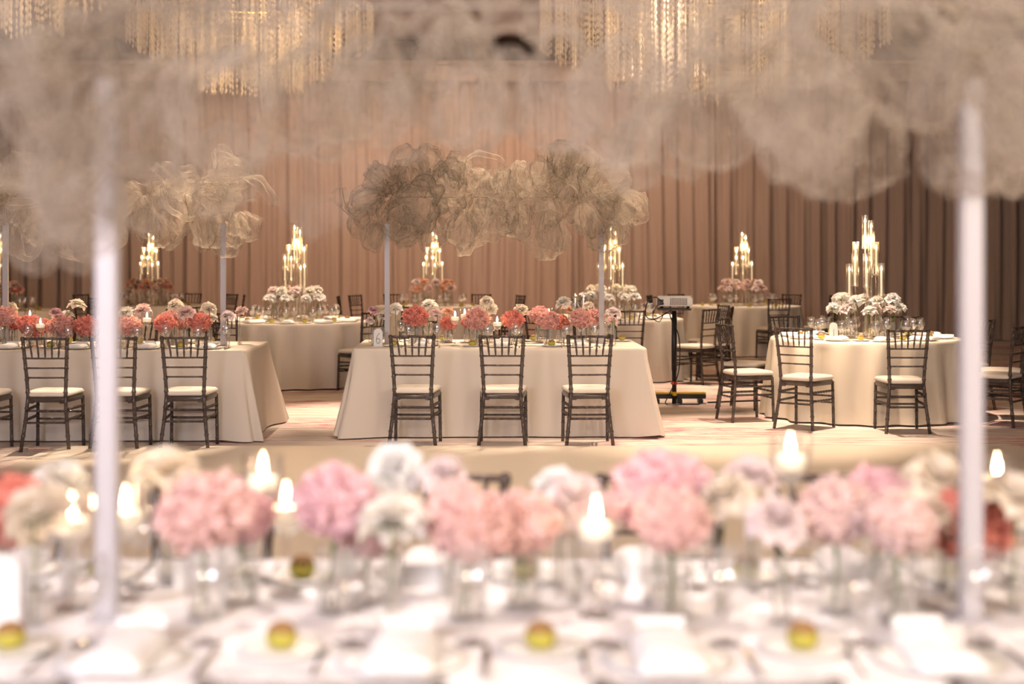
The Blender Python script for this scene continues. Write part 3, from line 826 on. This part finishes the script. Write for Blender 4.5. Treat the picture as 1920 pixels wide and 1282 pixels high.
# place settings of the long tables: (plate x, plate y, turn, side)
LSET = {NF: [(px(p, 2.97), 2.95, 0, 'the side facing the dance floor of ' + NF) for p in (235, 755, 1250, 1752, -270)] +
            [(px(p, 3.78), 3.78, pi, 'the dance floor side of ' + NF) for p in (390, 800, 1205, 1590, 1960, 20)],
        NM: [(X, 13.10, 0, 'the chair-row side of ' + NM) for X in (-.80, -.10, .60)] + [(X, 14.08, pi, 'the drape side of ' + NM) for X in (-.90, -.05, .78)],
        NL: [(X, 12.86, 0, 'the chair-row side of ' + NL) for X in (-4.35, -3.75, -3.15, -2.62)] + [(X, 13.74, pi, 'the drape side of ' + NL) for X in (-4.3, -3.65, -3.0)]}
SET_LONG = dict(bread=(-.25, .08), wine=(.135, .15), goblet=(-.115, .15), card=(0, .135))
SET_ROUND = dict(bread=(-.20, .09), wine=(.06, .18), goblet=(-.035, .19), card=(0, .135))
def obstacles(tabname):
    """(x, y, radius, top above the cloth) of everything laid on a long table before the flowers go in"""
    out = []
    for (x, y, ang, side) in LSET[tabname]:
        c, s_ = cos(ang), sin(ang)
        for (u, v), rad, top in ((SET_LONG['bread'], .090, .065), (SET_LONG['wine'], .044, .205), (SET_LONG['goblet'], .048, .190), (SET_LONG['card'], .052, .058), ((0, 0), .130, .045)):
            out.append((x + u * c - v * s_, y + u * s_ + v * c, rad, top))
    return out
def arrange(lst, cands, conv, tabname, seed, band, poles, extra=()):
    """lst of (kind, colour, x, y, radius px, distance) in picture pixels via conv; neighbours are eased apart so that nothing shares a spot"""
    r = random.Random(seed); it = []; near_tab = tabname == NF
    for (kind, colour, x, y, rp, Y) in lst:
        rad = rp * conv.k * Y / FPX * ((1.06 if near_tab else 1.20) if kind == 'rose' else (.98 if near_tab else 1.06))
        it.append([kind, colour, conv(x), conv_y(conv, y), rad, Y, .024 if kind == 'rose' else .046])
    for (x, y, Y) in cands: it.append(['candle', '', conv(x), conv_y(conv, y), .050, Y, .052])
    obs = obstacles(tabname) + [(qx, qy, .034, 9.0) for (qx, qy) in poles] + list(extra)
    P = lambda q: Vector((px(q[2], q[5]), q[5], max(pz(q[3], q[5]), ZT + .16)))
    def shift(q, dx, dy):
        q[5] = min(band[1], max(band[0], q[5] + dy)); q[2] += dx * FPX / q[5]
    def want(A_, B_, a_, b_):
        """horizontal distance two stems need: vases side by side, heads pressed together but not through each other"""
        w_ = A_[6] + B_[6] + .004
        if 'candle' in (A_[0], B_[0]):
            return max(w_, 1.06 * (A_[4] + B_[4]))              # a flame keeps clear of every head
        need = .86 * (A_[4] + B_[4]); dz = abs(a_.z - b_.z)
        return max(w_, math.sqrt(need * need - dz * dz) if dz < need else 0)
    for step in range(400):
        for i_ in range(len(it)):
            A_ = it[i_]
            for j_ in range(i_):
                B_ = it[j_]; a_, b_ = P(A_), P(B_); dx, dy = a_.x - b_.x, a_.y - b_.y; g = math.hypot(dx, dy); lack = want(A_, B_, a_, b_) - g
                if lack > 0:
                    if g < 1e-4: dx, dy, g = .001, .01, .01
                    ux, uy = .55 * dx / g, 1.0 * dy / g        # ease mostly in depth
                    if abs(uy) < .25: uy = .25 if A_[5] >= B_[5] else -.25
                    shift(A_, ux * lack * .3, uy * lack * .3); shift(B_, -ux * lack * .3, -uy * lack * .3)
            for (qx, qy, qr, top) in obs:
                a_ = P(A_); dx, dy = a_.x - qx, a_.y - qy; g = math.hypot(dx, dy); w_ = A_[6] + qr + .003
                gap = a_.z - A_[4] * .95 - (ZT + top)           # head's underside above the thing's top
                if gap < 0 and A_[0] != 'candle':
                    w_ = max(w_, (A_[4] * 1.02 if top > 1 else A_[4] * min(1.04, 1.04 * math.sqrt(max(0, 1 - (1 - min(1, -gap / (A_[4] * .95))) ** 2)))) + qr)
                lack = w_ - g
                if lack > 0:
                    if g < 1e-4: dx, dy, g = .001, .01, .01
                    shift(A_, dx / g * lack * .6, dy / g * lack * .6)
    fl = [q for q in it if q[0] != 'candle']
    for q in it:
        kind, colour, X, Yp, rad, Y, foot = q
        p = P(q); wx, wz = p.x, p.z
        if kind == 'candle':
            candle(wx, Y, wz, tabname); continue
        near = min((o_ for o_ in fl if o_ is not q), key=lambda o_: (P(o_) - p).length)
        beside = 'beside a ' + CNAME[near[1]] + (' rose' if near[0] == 'rose' else ' hydrangea')
        v = VASE_S if kind == 'rose' else VASE_W
        place(v, (wx, Y, ZT), 0, ('slim clear bud vase holding ' if kind == 'rose' else 'clear glass vase under ') + 'a ' + CNAME[colour] + (' rose on ' if kind == 'rose' else ' hydrangea on ') + tabname,
              (CNAME[colour] + ' rose vases on ' if kind == 'rose' else CNAME[colour] + ' hydrangea vases on ') + tabname)
        flower(kind, colour, wx, Y, max(wz, ZT + .16), rad, ZT + .012, beside, None, r, tabname)
class Conv:
    def __init__(s, ox, oy, k): s.ox, s.oy, s.k = ox, oy, k
    def __call__(s, x): return s.ox + x * s.k
def conv_y(c, y): return c.oy + y * c.k

H_, S_ = 'hyd', 'rose'
A, B = 13.36, 13.80
cM = Conv(620, 520, 1 / 3)
arrange([(S_, 'rosepink', 240, 178, 36, A), (S_, 'palepink', 225, 235, 26, B), (S_, 'ivory', 300, 205, 38, B), (S_, 'white', 360, 165, 38, B), (H_, 'coral', 470, 222, 68, A), (H_, 'coral', 530, 235, 48, B + .1), (S_, 'ivory', 545, 142, 46, B),
         (S_, 'blush', 600, 196, 42, A), (S_, 'peach', 655, 185, 40, B + .15), (H_, 'coral', 660, 262, 48, B), (S_, 'blush', 815, 175, 36, B), (H_, 'salmon', 845, 240, 72, A), (H_, 'coral', 780, 255, 40, B),
         (S_, 'cream', 880, 125, 44, B), (S_, 'cream', 905, 165, 40, B + .1), (H_, 'coral', 1012, 240, 60, A + .1), (S_, 'cream', 1070, 170, 44, B), (S_, 'peach', 1090, 205, 34, B + .2),
         (H_, 'salmon', 1175, 215, 58, B), (H_, 'salmon', 1225, 245, 62, A), (H_, 'coral', 1300, 255, 50, B), (S_, 'ivory', 1305, 130, 46, A), (S_, 'peach', 1330, 170, 34, B),
         (H_, 'salmon', 1410, 235, 62, A), (H_, 'salmon', 1480, 230, 58, B), (S_, 'palepink', 1592, 185, 44, A), (S_, 'blush', 1585, 235, 34, B), (S_, 'cream', 1480, 150, 34, B + .2)], ((700, 210, A), (745, 180, B + .1), (940, 225, A + .05), (945, 178, B + .15), (1140, 180, B + .2)), cM, NM, 61, (13.18, 14.00), [(-.16 - .975, 13.58), (-.16 + .975, 13.62)], [(px(709, 13.2), 13.2, .042, .16)])
A, B = 13.10, 13.55
cL = Conv(0, 420, .343)
arrange([(S_, 'cream', 75, 450, 42, B), (H_, 'salmon', 25, 510, 62, A), (H_, 'coral', 180, 560, 70, A), (H_, 'coral', 110, 540, 50, B), (S_, 'rosepink', 312, 475, 38, A), (S_, 'ivory', 375, 490, 42, B), (S_, 'cream', 410, 428, 46, B),
         (H_, 'salmon', 320, 560, 72, A), (H_, 'coral', 255, 560, 48, B), (H_, 'coral', 468, 562, 66, A), (S_, 'ivory', 680, 475, 44, B), (S_, 'blush', 765, 458, 46, B), (H_, 'salmon', 735, 560, 62, A), (H_, 'coral', 620, 555, 55, B),
         (H_, 'coral', 880, 545, 58, A), (H_, 'salmon', 930, 515, 48, B), (S_, 'cream', 962, 432, 46, B), (S_, 'peach', 930, 490, 36, B + .1), (S_, 'blush', 1025, 470, 52, A), (H_, 'coral', 1085, 540, 62, A), (H_, 'salmon', 1010, 545, 42, B),
         (S_, 'cream', 1145, 450, 44, A), (S_, 'ivory', 1150, 500, 38, B), (S_, 'palepink', 1245, 490, 44, A), (S_, 'blush', 1310, 470, 40, B)], ((160, 490, B), (225, 530, A), (840, 488, A), (560, 500, B), (700, 520, A + .1)), cL, NL, 62, (12.94, 13.66), [(-3.54 - .965, 13.28), (-3.54 + .965, 13.32)])
cF = Conv(0, 0, 1)
arrange([(H_, 'coral', 15, 965, 85, 3.42), (S_, 'cream', 70, 945, 78, 3.28), (S_, 'ivory', 130, 890, 62, 3.55), (H_, 'shell', 385, 965, 92, 3.30), (H_, 'rosepink', 470, 970, 66, 3.48), (S_, 'cream', 300, 868, 76, 3.60),
         (H_, 'rosepink', 640, 945, 84, 3.36), (H_, 'shell', 690, 1000, 62, 3.45), (S_, 'white', 700, 868, 62, 3.62), (S_, 'ivory', 735, 955, 74, 3.28), (S_, 'ivory', 670, 895, 60, 3.58), (S_, 'palepink', 838, 878, 56, 3.55),
         (H_, 'shell', 880, 985, 90, 3.32), (H_, 'shell', 985, 985, 76, 3.42), (S_, 'palepink', 1065, 920, 70, 3.50), (S_, 'white', 1040, 900, 50, 3.62), (H_, 'rosepink', 1240, 925, 98, 3.40), (H_, 'shell', 1255, 975, 74, 3.34),
         (S_, 'cream', 1352, 915, 64, 3.36), (S_, 'palepink', 1412, 878, 62, 3.58), (S_, 'palepink', 1462, 962, 66, 3.26), (H_, 'blush', 1570, 962, 76, 3.36), (H_, 'rosepink', 1650, 930, 66, 3.55), (H_, 'blush', 1690, 985, 72, 3.30),
         (H_, 'coral', 1755, 990, 84, 3.52), (S_, 'cream', 1742, 882, 74, 3.58), (S_, 'cream', 1805, 945, 78, 3.34), (S_, 'cream', 1885, 915, 70, 3.44), (S_, 'ivory', 1930, 950, 66, 3.56)], ((428, 858, 3.78), (254, 930, 3.55), (124, 978, 3.36), (530, 935, 3.52), (1110, 962, 3.40), (1500, 852, 3.80), (1912, 872, 3.74)), cF, NF, 63, (3.04, 3.72), [(px(1011, 3.3) - .953, 3.3), (px(1011, 3.3) + .953, 3.3)], [(px(2, 3.22), 3.22, .042, .16)])

# ------------------------------------------------------------------ place settings
plate_me = MB().lathe([(0, 0), (.05, 0), (.072, .004), (.088, .011), (.089, .013), (.070, .009), (.05, .008), (0, .008)], 22).mesh('bread_plate', 'porcelain')
bplate = ('bread_plate', 'plate', [(None, plate_me, None)])
bigp_me = MB().lathe([(0, 0), (.08, 0), (.110, .005), (.126, .010), (.127, .012), (.10, .009), (0, .009)], 26).mesh('dinner_plate', 'porcelain')
dplate = ('dinner_plate', 'plate', [(None, bigp_me, None)])
fav = ('moss_favour', 'favour', [('ball', MB().lathe([(0, 0), (.020, .001), (.031, .012), (.033, .026), (.030, .036), (.024, .043)], 14).mesh('ball', 'moss'), None),
                                 ('cap', MB().lathe([(.0305, .035), (.026, .045), (.015, .053), (0, .055)], 14).mesh('cap', 'moss_top'), None)])
def napkin():
    mb = MB(); nx, ny = 6, 8; vs, fs = [], []
    for l, z0 in ((0, .0), (1, .012)):
        for j in range(ny + 1):
            for i in range(nx + 1):
                x = (i / nx - .5) * (.135 - .006 * l); y = (j / ny - .5) * .26
                vs.append((x, y, z0 + .020 * (1 - (2 * i / nx - 1) ** 4) * (1 if l else .0) + .004 * noise.noise(Vector((x * 30, y * 20, l)))))
    w = nx + 1; o = w * (ny + 1)
    for j in range(ny):
        for i in range(nx):
            q = j * w + i; fs.append((q + o, q + o + 1, q + o + w + 1, q + o + w)); fs.append((q, q + w, q + w + 1, q + 1))
    edge = [(i, i + 1) for i in range(nx)] + [(nx + j * w, nx + (j + 1) * w) for j in range(ny)] + [(ny * w + i + 1, ny * w + i) for i in range(nx)] + [((j + 1) * w, j * w) for j in range(ny)]
    for (a, b) in edge: fs.append((a, b, b + o, a + o))
    return mb.add(vs, fs)
nap = ('folded_napkin', 'napkin', [(None, napkin().mesh('folded_napkin', 'white_cloth'), None)])
card_me = MB().add([(-.05, 0, 0), (.05, 0, 0), (.05, .018, .055), (-.05, .018, .055), (-.05, .036, 0), (.05, .036, 0),
                    (-.048, .002, 0), (.048, .002, 0), (.048, .018, .052), (-.048, .018, .052), (-.048, .034, 0), (.048, .034, 0)],
                   [(0, 1, 2, 3), (3, 2, 5, 4), (7, 6, 9, 8), (8, 9, 10, 11), (0, 6, 7, 1), (4, 5, 11, 10)], False).mesh('place_card', 'paper')
card = ('place_card', 'card', [(None, card_me, None)])
def fork_me():
    mb = MB().tube([(0, -.10, .003), (0, -.02, .005), (0, .03, .004)], [.0045, .003, .003], 6)
    mb.box((0, .043, .004), (.022, .022, .0025))
    for k in range(4): mb.tube([(-.0090 + .006 * k, .052, .004), (-.0090 + .006 * k, .10, .007)], .0016, 5)
    return mb.mesh('fork', 'steel')
def knife_me():
    mb = MB().tube([(0, -.115, .005), (0, -.06, .006), (0, -.015, .005)], [.006, .0065, .0045], 6)
    mb.add([(-.008, -.02, .003), (.006, -.02, .003), (.009, .05, .003), (.002, .11, .003), (-.006, .08, .003), (-.008, -.02, .0055), (.006, -.02, .0055), (.009, .05, .0055), (.002, .11, .0055), (-.006, .08, .0055)],
           [(4, 3, 2, 1, 0), (5, 6, 7, 8, 9), (0, 1, 6, 5), (1, 2, 7, 6), (2, 3, 8, 7), (3, 4, 9, 8), (4, 0, 5, 9)], False)
    return mb.mesh('knife', 'steel')
fork = ('fork', 'cutlery', [(None, fork_me(), None)]); knife = ('knife', 'cutlery', [(None, knife_me(), None)])

def setting(x, y, ang, tabname, full=True, plates=True):
    S = SET_LONG if full else SET_ROUND; bu, bv = S['bread']
    """place setting whose diner sits toward local -Y; ang turns it; (x,y) is the dinner-plate centre"""
    c, s = cos(ang), sin(ang)
    def at(u, v, z=ZT): return (x + u * c - v * s, y + u * s + v * c, z)
    if plates:
        place(dplate, at(0, 0), ang, 'napkin-topped white plate on ' + tabname, 'dinner plates on ' + tabname)
        place(nap, at(0, 0, ZT + .0115), ang, 'folded white napkin on ' + tabname, 'napkins on ' + tabname)
    if full:
        place(card, at(0, .135), ang, 'blank white tent card on ' + tabname, 'place cards on ' + tabname)
        place(fork, at(-.165, 0), ang, 'steel fork on ' + tabname, 'forks on ' + tabname)
        place(knife, at(.165, 0), ang, 'steel knife on ' + tabname, 'knives on ' + tabname)
    if plates or full:
        place(bplate, at(bu, bv), ang, 'small bread plate on ' + tabname, 'bread plates on ' + tabname)
    place(fav, at(bu, bv, ZT + (.0082 if (plates or full) else 0)), ang, 'mossy ball favour on ' + tabname, 'favours on ' + tabname)
    place(WINE, at(*S['wine']), 0, 'clear empty wine glass on ' + tabname, 'wine glasses on ' + tabname)
    place(GOBL, at(*S['goblet']), 0, 'half-full water goblet on ' + tabname, 'water goblets on ' + tabname)

for nm in LSET:
    for (x, y, ang, side) in LSET[nm]: setting(x, y, ang, side)
for nm, (cx, cyy) in ROUND.items():
    n = 10 if nm in (NR, N1, N2) else 8
    for k in range(n):
        a = 2 * pi * k / n + .33
        setting(cx + .70 * cos(a), cyy + .70 * sin(a), a + pi / 2, nm, full=False, plates=nm in (NR, N1, N2))

# arched table-number cards
def arch_spec(digit):
    w, h, d = .040, .16, .006; n = 12
    out = [(-w, 0)] + [(w * cos(pi - pi * k / n), h - w + w * sin(pi - pi * k / n)) for k in range(n + 1)] + [(w, 0)]
    m = len(out); vs = [(x, -d / 2, z) for x, z in out] + [(x, d / 2, z) for x, z in out]
    fs = [tuple(range(m))[::-1] and tuple(range(m)), tuple(range(2 * m - 1, m - 1, -1))] + [(k, m + k, m + (k + 1) % m, (k + 1) % m) for k in range(m)]
    parts = [('card', MB().add(vs, fs, False).mesh('card', 'paper'), None)]
    y = -d / 2 - .0008
    if digit == '6':
        pts = [(.016 * cos(t), y, .050 + .022 * sin(t)) for t in [2 * pi * k / 14 for k in range(15)]]
        tail = [(-.016, y, .052), (-.012, y, .085), (.002, y, .108), (.014, y, .118)]
        parts.append(('numeral', MB().tube(pts, .0022, 5).tube(tail, .0022, 5).mesh('numeral', 'ink'), 0))
    elif digit == '1':
        parts.append(('numeral', MB().tube([(0, y, .03), (.001, y, .10)], .0022, 5).mesh('numeral', 'ink'), 0))
    return ('table_number', 'sign', parts if len(parts) > 1 else [(None, parts[0][1], None)])
place(arch_spec('6'), (px(709, 13.2), 13.2, ZT), 0, 'arched white table card with a looping 6 on ' + NM)
place(arch_spec('1'), (ROUND[NR][0] + .47 * cos(R(216.9)), ROUND[NR][1] + .47 * sin(R(216.9)), ZT), 0, 'arched white table card with a single upright stroke on ' + NR)
place(arch_spec(''), (px(2, 3.22), 3.22, ZT), 0, 'plain arched white card standing on ' + NF)

# ------------------------------------------------------------------ candelabra and their flower rings
ARMS = [(-.005, 0, 1.968), (.058, .02, 1.915), (.045, -.05, 1.80), (-.092, .03, 1.706), (.110, .03, 1.706), (-.115, -.04, 1.596), (-.015, -.09, 1.590), (-.147, .06, 1.49), (.141, -.05, 1.497), (.037, .10, 1.475)]
def candelabrum_spec():
    parts = [('base_plate', MB().lathe([(.19, 0), (.19, .008), (.18, .012), (0, .012)], 28).mesh('base_plate', ACR), None)]
    for (x, y, zt) in ARMS:
        zt = zt - ZT; zb = zt - .33
        parts.append(('rod', MB().tube([(x, y, .01), (x, y, zb)], .009, 8).mesh('rod', ACR), None))
        parts.append(('cup', MB().lathe([(.010, zb - .006), (.034, zb), (.034, zb + .006), (.016, zb + .010), (.013, zb + .035)], 12, (x, y, 0)).mesh('cup', ACR), None))
        parts.append(('glass_chimney', MB().open_lathe([(.033, zb + .004), (.033, zt)], 16, (x, y, 0)).mesh('glass_chimney', CHIM), None))
        parts.append(('taper_candle', MB().lathe([(.011, zb + .012), (.0105, zt - .09), (.008, zt - .082), (0, zt - .080)], 10, (x, y, 0)).mesh('taper_candle', 'wax'), None))
        parts.append(('flame', MB().lathe([(0, zt - .078), (.007, zt - .068), (.0085, zt - .056), (.005, zt - .040), (0, zt - .026)], 8, (x, y, 0)).mesh('flame', FLAME2), len(parts) - 1))
    return ('candelabrum', 'candelabrum', parts)
CDL = candelabrum_spec()
CCOL = {NR: ('white', 'white', 'ivory', 'palepink'), N1: ('ivory', 'white', 'palepink', 'white'), N2: ('ivory', 'white', 'cream', 'white'), N3: ('palepink', 'blush', 'blush', 'palepink'),
        N4: ('peach', 'blush', 'palepink', 'peach'), N5: ('blush', 'salmon', 'peach', 'blush'), N6: ('blush', 'salmon', 'peach', 'blush')}
rc = random.Random(5)
for q, (nm, (cx, cyy)) in enumerate(ROUND.items()):
    o = place(CDL, (cx, cyy, ZT), rc.uniform(-.25, .25) if nm != NR else 0, 'tiered glass candelabrum of ten lit tapers on ' + nm)
    l = light('candle_glow', 'POINT', (0, -.02, .95), 10, (1, .60, .28), None, .10); l.parent = o
    n = 18
    for k in range(n):
        a = 2 * pi * k / n + rc.uniform(-.04, .04); rr = .325 if k % 2 else .272; z = 1.070 + rc.uniform(-.012, .012) + (.0 if k % 2 else .095)
        c = CCOL[nm][k % 4]; x, y = cx + rr * cos(a), cyy + rr * sin(a)
        flower(S_, c, x, y, z, rc.uniform(.078, .088), ZT + .012, '', None, rc, nm)
        place(VASE_S, (x, y, ZT), 0, 'slim clear glass bud vase holding a rose on ' + nm, 'bud vases on ' + nm)

# ------------------------------------------------------------------ projector on its stand, cable, coffee pots
PY = 15.9; PX = px(1263, PY); PTOP = pz(577, PY)
st = bpy.data.objects.new('projector_stand', None); COL.objects.link(st); st.location = (PX, PY, 0)
T(st, 'black pole stand with yellow-taped floor bar and red tape band', 'stand')
bar = ob('floor_bar', MB().box((.06, 0, .075), (.56, .09, .05), .006).mesh('floor_bar', 'black_metal'), st)
ob('yellow_strip', MB().box((.06, -.001, .108), (.56, .085, .016), .003).mesh('yellow_strip', 'yellow_tape'), bar)
for fx in (-.18, .28, .06):
    ob('foot', MB().box((fx, -.02, .025), (.05, .12, .05), .006).mesh('foot', 'black_metal'), st)
ob('pole', MB().tube([(0, -.06, 0), (0, -.06, PTOP - .03)], .024, 12).tube([(0, -.06, .35), (0, -.06, PTOP - .10)], .029, 12).mesh('pole', 'black_metal'), st)
ob('red_band', MB().tube([(0, -.06, .205), (0, -.06, .235)], .036, 12).mesh('red_band', 'red_tape'), st)
ob('yellow_knob', MB().lathe([(.0, .05), (.022, .055), (.030, .075), (.022, .095), (0, .10)], 12, (0, -.075, .03)).mesh('yellow_knob', 'yellow_tape'), st)
ob('tray', MB().box((0, -.03, PTOP - .012), (.34, .28, .018), .004).mesh('tray', 'black_metal'), st)
pr = bpy.data.objects.new('projector', None); COL.objects.link(pr); pr.location = (PX + .01, PY - .03, PTOP - .003); pr.rotation_euler = (0, 0, R(-9))
T(pr, 'cream boxy projector with ribbed vents on a black stand', 'projector')
ob('body', MB().box((0, 0, .078), (.38, .27, .105), .016).mesh('body', 'projector_shell'), pr)
ob('vent_panel', MB().box((.045, -.132, .075), (.19, .008, .078), .002).mesh('vent_panel', 'vent'), pr)
slat = MB().box((0, 0, 0), (.007, .010, .080), .001).mesh('vent_slat', 'projector_shell')
for k in range(13): ob('vent_slat', slat, pr, (-.045 + k * .0152, -.135, .075))
ob('connector_panel', MB().box((-.145, -.133, .07), (.07, .006, .06), .002).mesh('connector_panel', 'vent'), pr)
ob('lens_barrel', MB().lathe([(.045, .0), (.045, .05), (.038, .055), (.03, .04), (0, .04)], 18).mesh('lens_barrel', 'black_metal'), pr, (-.08, .135, .075)).rotation_euler = (R(-90), 0, 0)
for fx in (-.14, .14):
    for fy in (-.09, .09): ob('foot', MB().lathe([(.012, 0), (.014, .026)], 10, (fx, fy, 0)).mesh('foot', 'black_metal'), pr)
def cable(name, pts, rad, label):
    # Catmull-Rom through the points
    P = [Vector(p) for p in pts]; out = []
    for i in range(len(P) - 1):
        a, b, c, d = P[max(0, i - 1)], P[i], P[i + 1], P[min(len(P) - 1, i + 2)]
        for k in range(6):
            t = k / 6; out.append(.5 * ((2 * b) + (c - a) * t + (2 * a - 5 * b + 4 * c - d) * t * t + (3 * b - a - 3 * c + d) * t ** 3))
    out.append(P[-1]); o = ob(name, MB().tube(out, rad, 6).mesh(name, 'black_metal')); return T(o, label, 'cable')
x0, y0, z0 = PX, PY, PTOP
cable('power_cable', [(x0 - .14, y0 - .16, z0 + .07), (x0 - .22, y0 - .22, z0 + .12), (x0 - .30, y0 - .20, z0 + .06), (x0 - .31, y0 - .2, z0 - .08), (x0 - .22, y0 - .2, z0 - .11), (x0 - .08, y0 - .17, z0 - .05), (x0 - .035, y0 - .11, z0 - .12), (x0 + .045, y0 - .11, .70), (x0 + .042, y0 - .11, .35), (x0 - .05, y0 - .12, .12), (x0 - .10, y0 - .20, .008), (x0 + .1, y0 - .22, .008), (x0 + .25, y0 - .20, .008), (x0 + .05, y0 - .14, .008)], .006, 'black cable looping from the projector down its stand')
cable('signal_cable', [(x0 - .12, y0 - .16, z0 + .05), (x0 - .2, y0 - .19, z0 + .02), (x0 - .24, y0 - .18, z0 - .09), (x0 - .17, y0 - .18, z0 - .14), (x0 - .12, y0 - .17, z0 - .06), (x0 - .05, y0 - .13, z0 - .03)], .005, 'short black cable coiled beside the projector')
cable('floor_cable', [(x0 + .36, PY - .01, .008), (px(1400, PY + .15), PY + .15, .008), (3.4, 16.3, .008), (5.2, 16.6, .008), (9.5, 16.7, .008)], .010, 'long black cable running over the carpet from the stand')

pot_body = MB().lathe([(.055, 0), (.060, .02), (.058, .12), (.048, .22), (.038, .26), (.040, .275)], 18)
POT = ('coffee_pot', 'pot', [('body', pot_body.mesh('body', 'steel'), None), ('lid', MB().lathe([(.042, .273), (.036, .29), (.012, .30), (.012, .312), (0, .318)], 16).mesh('lid', 'steel'), None),
       ('handle', MB().tube([(.052, 0, .23), (.10, 0, .22), (.105, 0, .14), (.06, 0, .07)], .007, 7).mesh('handle', 'black_metal'), None),
       ('spout', MB().tube([(-.05, 0, .13), (-.085, 0, .19), (-.10, 0, .25)], [.014, .011, .008], 7).mesh('spout', 'steel'), None)])
for dg in (180.9, 216.9):      # in the gaps between neighbouring settings, spout toward the diners
    t = R(dg); place(POT, (ROUND[N2][0] + .462 * cos(t), ROUND[N2][1] + .462 * sin(t), ZT), t + pi, 'polished steel coffee pot on ' + N2, 'coffee pots on ' + N2)
